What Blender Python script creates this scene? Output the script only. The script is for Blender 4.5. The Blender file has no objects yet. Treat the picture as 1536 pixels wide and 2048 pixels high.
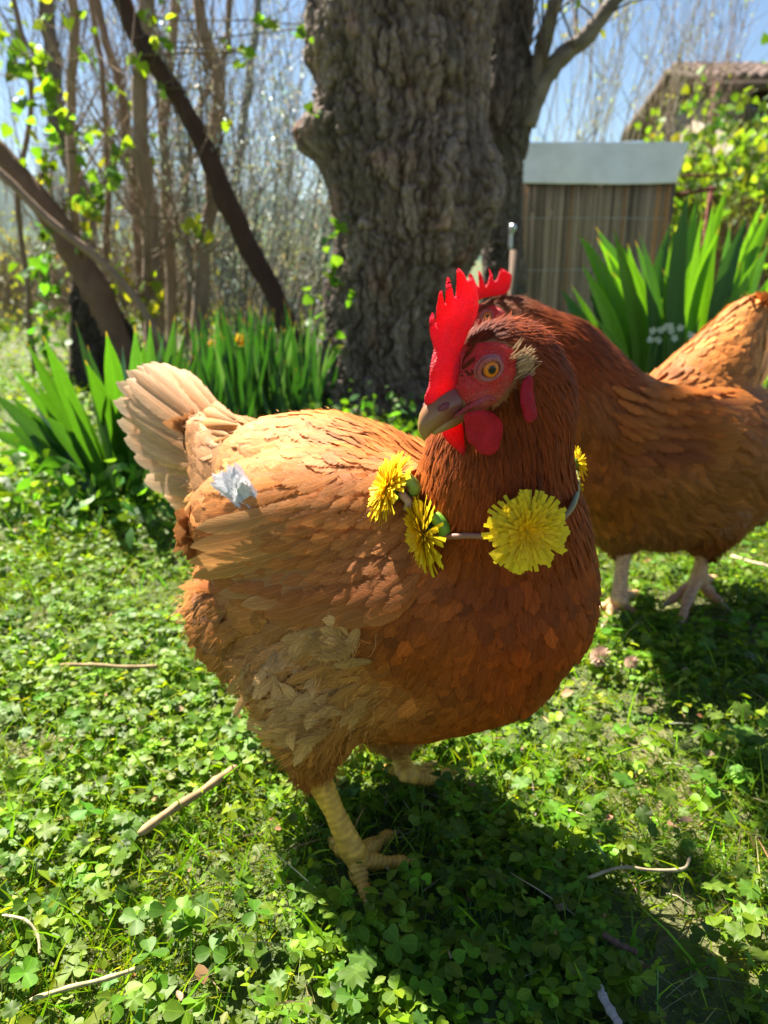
import bpy, math, random
import numpy as np
from mathutils import Vector, Matrix, Quaternion
from mathutils.bvhtree import BVHTree
random.seed(7); RNG = np.random.default_rng(11)
R = math.radians
sc = bpy.context.scene
COL = sc.collection

# ------------------------------------------------------------------ camera, sky, sun, exposure
HCAM, PITCH, FPX = 0.42, 18.3, 1538.0
cd = bpy.data.cameras.new('camera'); cam = bpy.data.objects.new('camera', cd); COL.objects.link(cam)
cam.location = (0, 0, HCAM); cam.rotation_euler = (R(90 - PITCH), 0, 0)
cd.sensor_fit = 'VERTICAL'; cd.sensor_height = 24.0; cd.sensor_width = 18.0
cd.lens = 24.0 * FPX / 2048.0
cd.clip_start = 0.02; cd.clip_end = 3000
cd.dof.use_dof = True; cd.dof.focus_distance = 0.42; cd.dof.aperture_fstop = 6.5
sc.camera = cam
SUN_EL, SUN_H = 53.0, (-0.69, 0.72)
w = bpy.data.worlds.new('World'); sc.world = w; w.use_nodes = True
nt = w.node_tree; bg = nt.nodes['Background']
sky = nt.nodes.new('ShaderNodeTexSky'); sky.sky_type = 'NISHITA'; sky.sun_disc = False
sky.sun_elevation = R(SUN_EL); sky.sun_rotation = math.atan2(SUN_H[0], SUN_H[1])
sky.air_density = 1.0; sky.dust_density = 0.2; sky.ozone_density = 2.5
nt.links.new(sky.outputs[0], bg.inputs[0]); bg.inputs[1].default_value = 0.041
ld = bpy.data.lights.new('sun', 'SUN'); sun = bpy.data.objects.new('sun', ld); COL.objects.link(sun)
ld.energy = 5.0; ld.angle = R(0.5); ld.color = (1.0, 0.95, 0.86)
sv = Vector((SUN_H[0] * math.cos(R(SUN_EL)), SUN_H[1] * math.cos(R(SUN_EL)), math.sin(R(SUN_EL))))
sun.rotation_euler = sv.to_track_quat('Z', 'Y').to_euler(); sun.location = (-3, 4, 8)
sc.view_settings.view_transform = 'Standard'; sc.view_settings.look = 'None'
sc.view_settings.gamma = 1.0; sc.view_settings.exposure = 1.95
sc.render.engine = 'CYCLES'; sc.cycles.use_denoising = True
sc.cycles.max_bounces = 8; sc.cycles.transparent_max_bounces = 24; sc.cycles.diffuse_bounces = 3
sc.cycles.caustics_reflective = False; sc.cycles.caustics_refractive = False
sc.render.film_transparent = False

# ------------------------------------------------------------------ geometry helpers
CT, ST = math.cos(R(PITCH)), math.sin(R(PITCH))
def ray(px, py):
    a, b = (px - 768) / FPX, (1024 - py) / FPX
    return np.array([a, CT + b * ST, -ST + b * CT])
def W(px, py, Y):
    r = ray(px, py); return np.array([0, 0, HCAM]) + r * (Y / r[1])
def G(px, py):
    r = ray(px, py); return np.array([0, 0, HCAM]) + r * (HCAM / -r[2])
def onplane(px, py, c, n):
    r = ray(px, py); o = np.array([0, 0, HCAM]); return o + r * (np.dot(c - o, n) / np.dot(r, n))
def unit(v):
    v = np.asarray(v, float); return v / (np.linalg.norm(v, axis=-1, keepdims=True) + 1e-12)

def _h(ix, iy, iz, s=0):
    h = (ix * 374761393 + iy * 668265263 + iz * 1274126177 + s * 974711) & 0x7fffffff
    h = ((h ^ (h >> 13)) * 1274126177) & 0x7fffffff
    return ((h ^ (h >> 16)) & 0xffff) / 65535.0
def vnoise(p, s=0):
    i = np.floor(p).astype(np.int64); f = p - i; f = f * f * (3 - 2 * f); o = 0
    for dx in (0, 1):
        for dy in (0, 1):
            for dz in (0, 1):
                wgt = (f[:, 0] if dx else 1 - f[:, 0]) * (f[:, 1] if dy else 1 - f[:, 1]) * (f[:, 2] if dz else 1 - f[:, 2])
                o = o + wgt * _h(i[:, 0] + dx, i[:, 1] + dy, i[:, 2] + dz, s)
    return o
def fbm(p, n=4, s=0):
    return sum(vnoise(p * 2 ** k, s + k) * .5 ** (k + 1) for k in range(n))
def worley(p, s=0):
    i = np.floor(p).astype(np.int64); d1 = np.full(len(p), 9.); d2 = d1.copy(); cid = np.zeros(len(p))
    for dx in (-1, 0, 1):
        for dy in (-1, 0, 1):
            for dz in (-1, 0, 1):
                c = i + np.array([dx, dy, dz])
                j = [_h(c[:, 0], c[:, 1], c[:, 2], s + k) for k in (1, 2, 3)]
                q = c + np.stack(j, 1); d = np.linalg.norm(q - p, axis=1)
                nearer = d < d1
                d2 = np.where(nearer, d1, np.minimum(d2, d)); cid = np.where(nearer, _h(c[:, 0], c[:, 1], c[:, 2], s + 9), cid)
                d1 = np.where(nearer, d, d1)
    return d1, d2, cid

class MB:
    """collects vertices, faces (tris and quads), uv, colour and a random number"""
    def __init__(s): s.v = []; s.f3 = []; s.f4 = []; s.uv = []; s.c = []; s.r = []; s.n = 0
    def add(s, v, faces, uv=None, col=None, rnd=0.0):
        v = np.asarray(v, float); k = len(v)
        s.v.append(v)
        s.uv.append(np.zeros((k, 2)) if uv is None else np.asarray(uv, float))
        c = np.ones((k, 3)) * .5 if col is None else np.asarray(col, float)
        s.c.append(np.broadcast_to(c, (k, 3)))
        s.r.append(np.broadcast_to(np.asarray(rnd, float), (k,)))
        f = np.asarray(faces)
        if f.ndim == 2:
            (s.f4 if f.shape[1] == 4 else s.f3).append(f + s.n)
        else:
            for a in faces:
                (s.f4 if len(a) == 4 else s.f3).append(np.array([a]) + s.n)
        s.n += k
    def stamp(s, tv, tf, M, T, uv=None, col=None, rnd=None, tf3=None):
        """place template tv under N 3x3 matrices M (rows = axes) and translations T"""
        N = len(T)
        if N == 0: return
        k = len(tv)
        tvv = tv if tv.ndim == 3 else np.broadcast_to(tv, (N, k, 3))
        v = np.einsum('nki,nij->nkj', tvv, M) + T[:, None]
        k = v.shape[1]
        off = (np.arange(N) * k)[:, None, None]
        s.v.append(v.reshape(-1, 3))
        s.uv.append(np.tile(uv if uv is not None else np.zeros((k, 2)), (N, 1)))
        c = np.ones((N, 3)) * .5 if col is None else col
        s.c.append((np.repeat(c, k, axis=0) if c.ndim == 2 else c.reshape(-1, 3)))
        s.r.append(np.repeat(RNG.random(N) if rnd is None else rnd, k))
        for f in (tf, tf3):
            if f is None or len(f) == 0: continue
            f = np.asarray(f); (s.f4 if f.shape[1] == 4 else s.f3).append((f[None] + off).reshape(-1, f.shape[1]) + s.n)
        s.n += N * k
    def build(s, name, mat, parent=None, smooth=True, origin=None, link=True):
        me = bpy.data.meshes.new(name)
        v = np.concatenate(s.v)
        o = np.zeros(3)
        if parent is not None:
            q = parent
            while q is not None: o = o + np.array(q.location); q = q.parent
        loc = np.zeros(3)
        if origin is not None: loc = np.asarray(origin, float) - o; o = np.asarray(origin, float)
        v = v - o
        f3 = np.concatenate(s.f3) if s.f3 else np.zeros((0, 3), int)
        f4 = np.concatenate(s.f4) if s.f4 else np.zeros((0, 4), int)
        me.vertices.add(len(v)); me.vertices.foreach_set('co', v.astype(np.float32).ravel())
        nl = f3.size + f4.size
        me.loops.add(nl); li = np.concatenate([f3.ravel(), f4.ravel()]).astype(np.int32)
        me.loops.foreach_set('vertex_index', li)
        me.polygons.add(len(f3) + len(f4))
        st = np.concatenate([np.arange(len(f3)) * 3, len(f3) * 3 + np.arange(len(f4)) * 4]).astype(np.int32)
        me.polygons.foreach_set('loop_start', st)
        uvl = me.uv_layers.new(name='UVMap'); uvl.data.foreach_set('uv', np.concatenate(s.uv)[li].astype(np.float32).ravel())
        ca = me.color_attributes.new('Col', 'FLOAT_COLOR', 'POINT')
        c = np.concatenate(s.c); ca.data.foreach_set('color', np.concatenate([c, np.ones((len(c), 1))], 1).astype(np.float32).ravel())
        ra = me.attributes.new('rnd', 'FLOAT', 'POINT'); ra.data.foreach_set('value', np.concatenate(s.r).astype(np.float32))
        me.update(calc_edges=True)
        if smooth: me.polygons.foreach_set('use_smooth', np.ones(len(me.polygons), bool))
        me.materials.append(mat); me.validate()
        ob = bpy.data.objects.new(name, me); ob.location = loc
        COL.objects.link(ob)
        if parent is not None: ob.parent = parent
        return ob

def tag(o, label=None, cat=None, group=None, kind=None):
    if label: o['label'] = label
    if cat: o['category'] = cat
    if group: o['group'] = group
    if kind: o['kind'] = kind
    return o
def thing(name, label, cat, loc, group=None):
    o = bpy.data.objects.new(name, None); COL.objects.link(o); o.location = tuple(loc); o.empty_display_size = .05
    return tag(o, label, cat, group)

def smooth_path(pts, n, vals=None):
    """Catmull-Rom resampling"""
    p = np.asarray(pts, float); m = len(p)
    q = np.vstack([2 * p[0] - p[1], p, 2 * p[-1] - p[-2]])
    t = np.linspace(0, m - 1 - 1e-6, n); i = t.astype(int); f = (t - i)[:, None]
    a, b, c, d = q[i], q[i + 1], q[i + 2], q[i + 3]
    return .5 * (2 * b + (c - a) * f + (2 * a - 5 * b + 4 * c - d) * f ** 2 + (3 * b - a - 3 * c + d) * f ** 3)
def tube(mb, pts, rad, seg=8, col=None, rnd=0.0, rough=0.0, cap=True, vscale=1.0, flat=None):
    p = np.asarray(pts, float); n = len(p); rad = np.broadcast_to(np.asarray(rad, float), (n,))
    t = unit(np.gradient(p, axis=0))
    a = np.array([0, 0, 1.]) if abs(t[0][2]) < .9 else np.array([1., 0, 0])
    u = unit(np.cross(a, t[0])); U = []
    for k in range(n):
        u = unit(u - t[k] * np.dot(u, t[k])); U.append(u)
    U = np.array(U); V = np.cross(t, U)
    ang = np.linspace(0, 2 * math.pi, seg, endpoint=False)
    ring = U[:, None] * np.cos(ang)[None, :, None] + V[:, None] * np.sin(ang)[None, :, None]
    rr = rad[:, None] * (1 + rough * (RNG.random((n, seg)) - .5))
    v = (p[:, None] + ring * rr[..., None]).reshape(-1, 3)
    i = np.arange(n - 1)[:, None] * seg; j = np.arange(seg)[None]; j2 = (j + 1) % seg
    f = np.stack([i + j, i + j2, i + seg + j2, i + seg + j], -1).reshape(-1, 4)
    L = np.concatenate([[0], np.cumsum(np.linalg.norm(np.diff(p, axis=0), axis=1))]) * vscale
    uv = np.stack([np.tile(ang / (2 * math.pi), n), np.repeat(L, seg)], 1)
    mb.add(v, f, uv, col, rnd)
    if cap:
        for k0, rev in ((0, True), ((n - 1) * seg, False)):
            idx = [k0 + q for q in range(seg)]
            cidx = mb.n
            mb.add(np.array([p[0] if rev else p[-1]]), np.zeros((0, 3), int), np.zeros((1, 2)), None if col is None else np.asarray(col).reshape(-1, 3)[-1:], rnd)
            base = mb.n - 1 - n * seg - (0 if rev else 1)
            fs = np.array([[cidx, base + idx[(q + 1) % seg], base + idx[q]] if rev else [cidx, base + idx[q], base + idx[(q + 1) % seg]] for q in range(seg)])
            mb.f3.append(fs)
def frames(n, d):
    """matrices with rows x=d, y=n x d, z=n orthonormalised"""
    d = unit(d); n = unit(n - d * np.sum(n * d, -1, keepdims=True)); return np.stack([d, np.cross(n, d), n], 1)

# ------------------------------------------------------------------ materials
def newmat(name):
    m = bpy.data.materials.new(name); m.use_nodes = True; t = m.node_tree
    b = t.nodes['Principled BSDF']; return m, t, b, t.nodes['Material Output']
def N(t, kind, **kw):
    n = t.nodes.new(kind)
    for k, v in kw.items():
        if k in n.inputs.keys() if isinstance(k, str) else False: n.inputs[k].default_value = v
        else: setattr(n, k, v)
    return n
def mathn(t, op, a, b=None, c=None, clamp=False):
    n = t.nodes.new('ShaderNodeMath'); n.operation = op; n.use_clamp = clamp
    for i, x in enumerate((a, b, c)):
        if x is None: continue
        if isinstance(x, (int, float)): n.inputs[i].default_value = x
        else: t.links.new(x, n.inputs[i])
    return n.outputs[0]
def ramp(t, fac, stops):
    n = t.nodes.new('ShaderNodeValToRGB'); e = n.color_ramp.elements
    while len(e) < len(stops): e.new(.5)
    for q, (p, c) in zip(e, stops): q.position = p; q.color = (*c, 1) if len(c) == 3 else c
    t.links.new(fac, n.inputs[0]); return n.outputs[0]
def noise(t, scale, detail=3, rough=.5, vec=None, dist=0.0):
    n = t.nodes.new('ShaderNodeTexNoise'); n.inputs['Scale'].default_value = scale; n.inputs['Detail'].default_value = detail
    n.inputs['Roughness'].default_value = rough; n.inputs['Distortion'].default_value = dist
    if vec is not None: t.links.new(vec, n.inputs['Vector'])
    return n.outputs['Fac']
def mix(t, a, b, fac, mode='MIX'):
    if a == (0, 0, 0):
        n = t.nodes.new('ShaderNodeVectorMath'); n.operation = 'SCALE'; t.links.new(b, n.inputs[0])
        if isinstance(fac, (int, float)): n.inputs['Scale'].default_value = fac
        else: t.links.new(fac, n.inputs['Scale'])
        return n.outputs[0]
    n = t.nodes.new('ShaderNodeMix'); n.data_type = 'RGBA'; n.blend_type = mode; n.clamp_result = False
    for s, x in ((n.inputs['Factor'], fac), (n.inputs[6], a), (n.inputs[7], b)):
        if isinstance(x, (int, float)): s.default_value = x
        elif isinstance(x, tuple): s.default_value = (*x, 1)
        else: t.links.new(x, s)
    return n.outputs[2]
def bump(t, b, h, dist=.002, strength=.6):
    n = t.nodes.new('ShaderNodeBump'); n.inputs['Distance'].default_value = dist; n.inputs['Strength'].default_value = strength
    t.links.new(h, n.inputs['Height']); t.links.new(n.outputs[0], b.inputs['Normal']); return n
def geo(t): return t.nodes.new('ShaderNodeNewGeometry').outputs['Position']
def uvsep(t):
    u = t.nodes.new('ShaderNodeUVMap'); u.uv_map = 'UVMap'; s = t.nodes.new('ShaderNodeSeparateXYZ'); t.links.new(u.outputs[0], s.inputs[0]); return s.outputs[0], s.outputs[1]
def comb3(t, x, y, z):
    n = t.nodes.new('ShaderNodeCombineXYZ')
    for i, a in enumerate((x, y, z)):
        if isinstance(a, (int, float)): n.inputs[i].default_value = a
        else: t.links.new(a, n.inputs[i])
    return n.outputs[0]
def attr(t, name):
    a = t.nodes.new('ShaderNodeAttribute'); a.attribute_name = name; return a
def add_translucent(t, b, out, col, amount, normal=None):
    tr = t.nodes.new('ShaderNodeBsdfTranslucent'); t.links.new(col, tr.inputs[0])
    mx = t.nodes.new('ShaderNodeMixShader'); mx.inputs[0].default_value = amount
    t.links.new(b.outputs[0], mx.inputs[1]); t.links.new(tr.outputs[0], mx.inputs[2])
    return mx.outputs[0]
def simple(name, col, rough=.7, var=.25, scale=30, spec=.4, bumpd=0.0, bscale=None, trans=0, metal=0):
    m, t, b, o = newmat(name)
    f = noise(t, scale, 4, .6, geo(t))
    c = ramp(t, f, [(.25, tuple(x * (1 - var) for x in col)), (.75, tuple(min(1, x * (1 + var)) for x in col))])
    t.links.new(c, b.inputs['Base Color']); b.inputs['Roughness'].default_value = rough
    b.inputs['Specular IOR Level'].default_value = spec; b.inputs['Metallic'].default_value = metal
    if bumpd: bump(t, b, noise(t, bscale or scale * 2, 4, .6, geo(t)), bumpd)
    if trans:
        t.links.new(add_translucent(t, b, o, c, trans), o.inputs[0])
    return m

def mat_feather(name, fringe=.45, streak=60, trans=.22, fluffy=.0):
    m, t, b, o = newmat(name)
    u, v = uvsep(t); rnd = attr(t, 'rnd').outputs['Fac']; col = attr(t, 'Col').outputs['Color']
    au = mathn(t, 'ABSOLUTE', u)
    bb = mathn(t, 'SUBTRACT', v, mathn(t, 'MULTIPLY', au, .30))
    side = mathn(t, 'SIGN', u)
    z = mathn(t, 'ADD', mathn(t, 'MULTIPLY', rnd, 57.0), mathn(t, 'MULTIPLY', side, 7.3))
    vec = comb3(t, mathn(t, 'MULTIPLY', bb, streak), mathn(t, 'MULTIPLY', au, 1.3), z)
    n1 = noise(t, 1.0, 2, .6, vec)
    vec2 = comb3(t, mathn(t, 'MULTIPLY', bb, streak * .3), mathn(t, 'MULTIPLY', au, .6), z)
    n2 = noise(t, 1.0, 2, .5, vec2)
    # alpha: barbs part at the rim
    edge = mathn(t, 'SUBTRACT', 1.0, mathn(t, 'MULTIPLY', fringe * .7, mathn(t, 'POWER', n2, 1.3)))
    n3 = noise(t, 1.0, 1, .5, comb3(t, mathn(t, 'MULTIPLY', bb, streak * 1.4), 0.0, z))
    edge2 = mathn(t, 'SUBTRACT', edge, mathn(t, 'MULTIPLY', mathn(t, 'POWER', n3, 1.5), fringe * 1.5))
    alpha = mathn(t, 'LESS_THAN', au, edge2)
    if fluffy:
        gap = mathn(t, 'GREATER_THAN', n1, mathn(t, 'MULTIPLY', mathn(t, 'POWER', au, 1.5), fluffy))
        alpha = mathn(t, 'MULTIPLY', alpha, gap)
    # pigment: barb streaks, pale shaft, paler rim
    st = mathn(t, 'ADD', .50, mathn(t, 'MULTIPLY', n1, 1.0))
    shaft = mathn(t, 'MULTIPLY', mathn(t, 'LESS_THAN', au, .045), .35)
    rim = mathn(t, 'MULTIPLY', mathn(t, 'POWER', au, 3.0), .5)
    k = mathn(t, 'MULTIPLY', st, mathn(t, 'ADD', 1.0, mathn(t, 'ADD', shaft, rim)))
    k = mathn(t, 'MULTIPLY', k, mathn(t, 'ADD', .86, mathn(t, 'MULTIPLY', rnd, .28)))
    cc = mix(t, (0, 0, 0), col, k)
    t.links.new(cc, b.inputs['Base Color']); b.inputs['Roughness'].default_value = .55
    b.inputs['Specular IOR Level'].default_value = .22
    bump(t, b, n1, .0004, .8)
    sh = add_translucent(t, b, o, cc, trans)
    tp = t.nodes.new('ShaderNodeBsdfTransparent'); mx = t.nodes.new('ShaderNodeMixShader')
    t.links.new(alpha, mx.inputs[0]); t.links.new(tp.outputs[0], mx.inputs[1]); t.links.new(sh, mx.inputs[2])
    t.links.new(mx.outputs[0], o.inputs[0]); return m
def mat_leaf(name, trans=.42, rough=.5, spec=.3, veins=True, vs=14, tint=(1.9, 1.75, .35), strap=False):
    m, t, b, o = newmat(name)
    col = attr(t, 'Col').outputs['Color']; u, v = uvsep(t)
    n = noise(t, 160, 3, .6, geo(t))
    k = mathn(t, 'ADD', .75, mathn(t, 'MULTIPLY', n, .5))
    if veins:
        s = mathn(t, 'SINE', mathn(t, 'MULTIPLY', mathn(t, 'SUBTRACT', v, mathn(t, 'MULTIPLY', mathn(t, 'ABSOLUTE', u), .5)), vs * 3.14))
        k = mathn(t, 'MULTIPLY', k, mathn(t, 'ADD', .95, mathn(t, 'MULTIPLY', s, .09)))
        k = mathn(t, 'MULTIPLY', k, mathn(t, 'ADD', 1.0, mathn(t, 'MULTIPLY', mathn(t, 'LESS_THAN', mathn(t, 'ABSOLUTE', u), .07), .35)))
        
    if strap:
        st = noise(t, 1.0, 3, .6, comb3(t, mathn(t, 'MULTIPLY', u, 9.0), mathn(t, 'MULTIPLY', v, 1.6), mathn(t, 'MULTIPLY', attr(t, 'rnd').outputs['Fac'], 40.0)))
        k = mathn(t, 'MULTIPLY', k, mathn(t, 'ADD', .55, mathn(t, 'MULTIPLY', st, .9))); bump(t, b, st, .001, .5)
    c = mix(t, (0, 0, 0), col, k)
    if strap:
        tipb = mathn(t, 'MULTIPLY', mathn(t, 'SUBTRACT', mathn(t, 'ADD', v, mathn(t, 'MULTIPLY', st, .05)), .975), 30.0, clamp=True); c = mix(t, c, (.25, .17, .07), tipb)
    t.links.new(c, b.inputs['Base Color']); b.inputs['Roughness'].default_value = rough; b.inputs['Specular IOR Level'].default_value = spec; b.inputs['Specular Tint'].default_value = (1, 1, .8, 1)
    tc = mix(t, c, tint, 1.0, 'MULTIPLY')
    t.links.new(add_translucent(t, b, o, tc, trans), o.inputs[0]); return m
def mat_vcol(name, rough=.7, spec=.3, bscale=200, bd=.0006, var=.35, trans=0, nscale=120, sss=0):
    m, t, b, o = newmat(name)
    col = attr(t, 'Col').outputs['Color']; n = noise(t, nscale, 4, .6, geo(t))
    c = mix(t, (0, 0, 0), col, mathn(t, 'ADD', 1 - var, mathn(t, 'MULTIPLY', n, 2 * var)))
    t.links.new(c, b.inputs['Base Color']); b.inputs['Roughness'].default_value = rough; b.inputs['Specular IOR Level'].default_value = spec
    if bd: bump(t, b, noise(t, bscale, 4, .65, geo(t)), bd)
    if trans: t.links.new(add_translucent(t, b, o, c, trans), o.inputs[0])
    return m
M = {}
M['feather'] = mat_feather('feather_vane', .5)
M['hackle'] = mat_feather('hackle_feather', .5, 26, .2)
M['fluff'] = mat_feather('fluffy_feather', .6, 34, .3, .42)
M['vane'] = mat_feather('large_feather', .32, 90, .3)
M['skin'] = mat_vcol('hen_skin', .6, .3, 500, .0008, .3)
M['leaf'] = mat_leaf('clover_leaf'); M['blade'] = mat_leaf('grass_blade', .4, .45, .4, False)
M['iris'] = mat_leaf('iris_leaf', .38, .4, .45, False, strap=True); M['olive'] = mat_leaf('olive_leaf', .25, .4, .5, False, tint=(1.1, 1.1, .8)); M['treeleaf'] = mat_leaf('young_leaf', .5, .5, .4, False)
M['bark'] = mat_vcol('bark', .9, .2, 90, .004, .3, nscale=45)
M['twig'] = mat_vcol('twig_bark', .85, .2, 150, .001, .25)
M['straw'] = mat_vcol('dry_straw', .8, .25, 300, .0003, .2)
M['petal'] = mat_vcol('dandelion_petal', .55, .25, 400, .0001, .12, .3)
M['stem'] = mat_vcol('fresh_stem', .4, .5, 300, .0001, .15, .15)

# ------------------------------------------------------------------ ground, far land
def mat_soil():
    m, t, b, o = newmat('soil_and_moss'); p = geo(t)
    n = noise(t, 6, 5, .6, p); n2 = noise(t, 90, 4, .7, p)
    c = ramp(t, n, [(.3, (.05, .09, .015)), (.5, (.09, .12, .03)), (.64, (.17, .15, .06)), (.85, (.30, .23, .12))])
    c = mix(t, c, ramp(t, n2, [(.3, (.35, .35, .35)), (.7, (1.25, 1.2, 1.1))]), 1.0, 'MULTIPLY')
    t.links.new(c, b.inputs['Base Color']); b.inputs['Roughness'].default_value = .95
    bump(t, b, n2, .006, .8); return m
def height(x, y):
    p = np.stack([x * 3, y * 3, x * 0], 1); h = (fbm(p, 3, 5) - .44) * .018
    far = np.clip((y - 6) / 14, 0, 1); h = h - far * far * 1.4
    return h
def patch(x, y):   # where the sward is thin and straw shows
    p = np.stack([x * 4.5, y * 4.5, x * 0 + 3], 1); f = fbm(p, 3, 21)
    def sp(cx, cy, r): return np.exp(-((x - cx) ** 2 + (y - cy) ** 2) / r ** 2)
    f = f + .45 * sp(-.30, .92, .10) + .36 * sp(-.04, .325, .06) + .35 * sp(.50, 1.05, .12) + .30 * sp(-.07, .42, .035) + .32 * sp(-.15, .31, .06) + .15 * sp(.35, 1.12, .1)
    return np.clip((f - .64) * 5, 0, 1)
ys = np.concatenate([np.linspace(-1.5, .2, 12), np.linspace(.22, 3, 160), np.linspace(3.1, 20, 60), np.geomspace(21, 1500, 30)])
xs = np.concatenate([-np.geomspace(1500, 2.2, 30), np.linspace(-2.1, 2.1, 160), np.geomspace(2.2, 1500, 30)])
X, Yg = np.meshgrid(xs, ys); mb = MB(); z = height(X.ravel(), Yg.ravel())
nx = len(xs); ii = np.arange(len(ys) - 1)[:, None] * nx + np.arange(nx - 1)[None]
mb.add(np.stack([X.ravel(), Yg.ravel(), z], 1), np.stack([ii, ii + 1, ii + nx + 1, ii + nx], -1).reshape(-1, 4))
tag(mb.build('ground', mat_soil()), kind='structure')
# hills
mb = MB()
for (Yh, hh, col, s) in ((420, 30, (.05, .09, .05), 3), (900, 95, (.045, .08, .07), 8)):
    x = np.linspace(-900, 900, 90); yy = np.linspace(0, 1, 10); XX, YY = np.meshgrid(x, yy)
    top = hh * (.55 + .9 * fbm(np.stack([x / 160, x * 0, x * 0], 1), 4, s)); top = top * np.clip(1.25 - (x + 900) / 1500, .25, 1.2)
    Z = -3 + YY * top[None]; 
    v = np.stack([XX.ravel(), (Yh + YY * 200).ravel(), Z.ravel()], 1); ii = np.arange(9)[:, None] * 90 + np.arange(89)[None]
    mb.add(v, np.stack([ii, ii + 1, ii + 91, ii + 90], -1).reshape(-1, 4), col=col)
tag(mb.build('hills', M['bark']), kind='structure')

# ------------------------------------------------------------------ ground cover
FEET = [(-.018, .446, .024), (.008, .452, .022), (-.010, .420, .020), (.004, .478, .016), (.030, .540, .026), (.052, .548, .018), (.285, .875, .03), (.38, .885, .04), (.37, .85, .03), (.41, .88, .025), (.275, .85, .02)]
def clear(x, y):
    k = np.ones(len(x), bool)
    for a, c, r in FEET: k &= ((x - a) ** 2 + (y - c) ** 2 > r * r * 1.5) | (RNG.random(len(x)) < .07)
    return k
def disc_leaf(kind):
    if kind == 'clover':      # one leaflet, folded, notched tip; x along, y across
        o = np.array([[0, 0], [.18, .20], [.48, .42], [.80, .45], [1.0, .26], [.95, 0], [1.0, -.26], [.80, -.45], [.48, -.42], [.18, -.20]])
        v = [[.5, 0, -.04]] + [[a, b, .16 * abs(b) * 1.2 - .10 * a * a] for a, b in o]
        f = [[0, i, i % 10 + 1] for i in range(1, 11)]
        uv = [[0, .5]] + [[b * 2.2, a] for a, b in o]
    elif kind == 'lobed':
        v = [[.3, 0, 0]]; uv = [[0, .3]]
        ang = np.linspace(-2.5, 2.5, 21)
        for i, a in enumerate(ang):
            r = (.55 + .45 * math.cos(a * .55)) * (1.0 if i % 2 == 0 else (.62 if i % 4 == 1 else .82))
            v.append([.3 + .62 * r * math.cos(a), .62 * r * math.sin(a), .05 * math.cos(a * 5) - .1 * r * r]); uv.append([math.sin(a * 2.5), r])
        f = [[0, i, i + 1] for i in range(1, 21)] + [[0, 21, 1]]
    elif kind == 'oval':
        o = [[0, 0], [.2, .2], [.5, .32], [.8, .22], [1, 0], [.8, -.22], [.5, -.32], [.2, -.2]]
        v = [[.5, 0, -.03]] + [[a, b, .25 * abs(b) - .15 * a * a] for a, b in o]; f = [[0, i, i % 8 + 1] for i in range(1, 9)]
        uv = [[0, .5]] + [[b * 3, a] for a, b in o]
    return np.array(v, float), np.array(f), np.array(uv, float)
def ground_points(n, y0, y1, dens=None):
    y = y0 + (y1 - y0) * RNG.random(n) if dens is None else dens(RNG.random(n))
    hw = .55 * (y + .15) + .18
    x = (RNG.random(n) * 2 - 1) * hw
    return x, y
SUNV = np.array(sv)
def leafcols(n, base, var=.3, yel=.15):
    k = np.exp(RNG.normal(0, var, n))[:, None]; c = np.array(base)[None] * k
    c[:, 0] *= np.exp(RNG.normal(0, yel, n)); c[:, 2] *= np.exp(RNG.normal(0, .25, n)); return c
cover = MB()
def scatter(kind, n, y0, y1, s0, s1, h0, h1, base, tilt=.45, leaflets=1, thin=1.0, stems=True, mask=None):
    tv, tf, tuv = disc_leaf(kind); x, y = ground_points(n, y0, y1)
    keep = RNG.random(n) > thin * patch(x, y)
    clump = fbm(np.stack([x * 9, y * 9, x * 0 + s0 * 900], 1), 2, 31)
    keep &= RNG.random(n) < np.clip((clump - .30) * 5, .12, 1)
    keep &= clear(x, y)
    x, y = x[keep], y[keep]; n = len(x)
    size = s0 + (s1 - s0) * RNG.random(n) ** 1.5
    zz = height(x, y) + h0 + (h1 - h0) * RNG.random(n)
    nrm = unit(np.stack([RNG.normal(0, tilt, n), RNG.normal(-.05, tilt, n), np.ones(n)], 1))
    a0 = RNG.random(n) * 6.283; cols = leafcols(n, base)
    C = np.stack([x, y, zz], 1)
    for k in range(leaflets):
        a = a0 + k * 6.283 / leaflets + RNG.normal(0, .12, n)
        d = np.stack([np.cos(a), np.sin(a), RNG.normal(.0, .15, n)], 1)
        Mx = frames(unit(nrm + RNG.normal(0, .12, (n, 3))), d) * (size * (1 if leaflets > 1 else 1))[:, None, None]
        cover.stamp(tv, tf, Mx, C, tuv, cols * (1 + RNG.normal(0, .08, n))[:, None])
    if stems:
        sv_ = np.array([[0, -.5, 0], [0, .5, 0], [1, .35, 0], [1, -.35, 0]], float)
        B = np.stack([x + RNG.normal(0, .006, n), y + RNG.normal(0, .006, n), height(x, y)], 1); d = C - B
        L = np.linalg.norm(d, axis=1)
        Mx = frames(np.tile([[0, -1., .2]], (n, 1)) + RNG.normal(0, .1, (n, 3)), d); Mx[:, 0] *= L[:, None]; Mx[:, 1] *= .0011
        cover.stamp(sv_, [[0, 1, 2, 3]], Mx, B, None, leafcols(n, (.12, .22, .05)))
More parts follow.
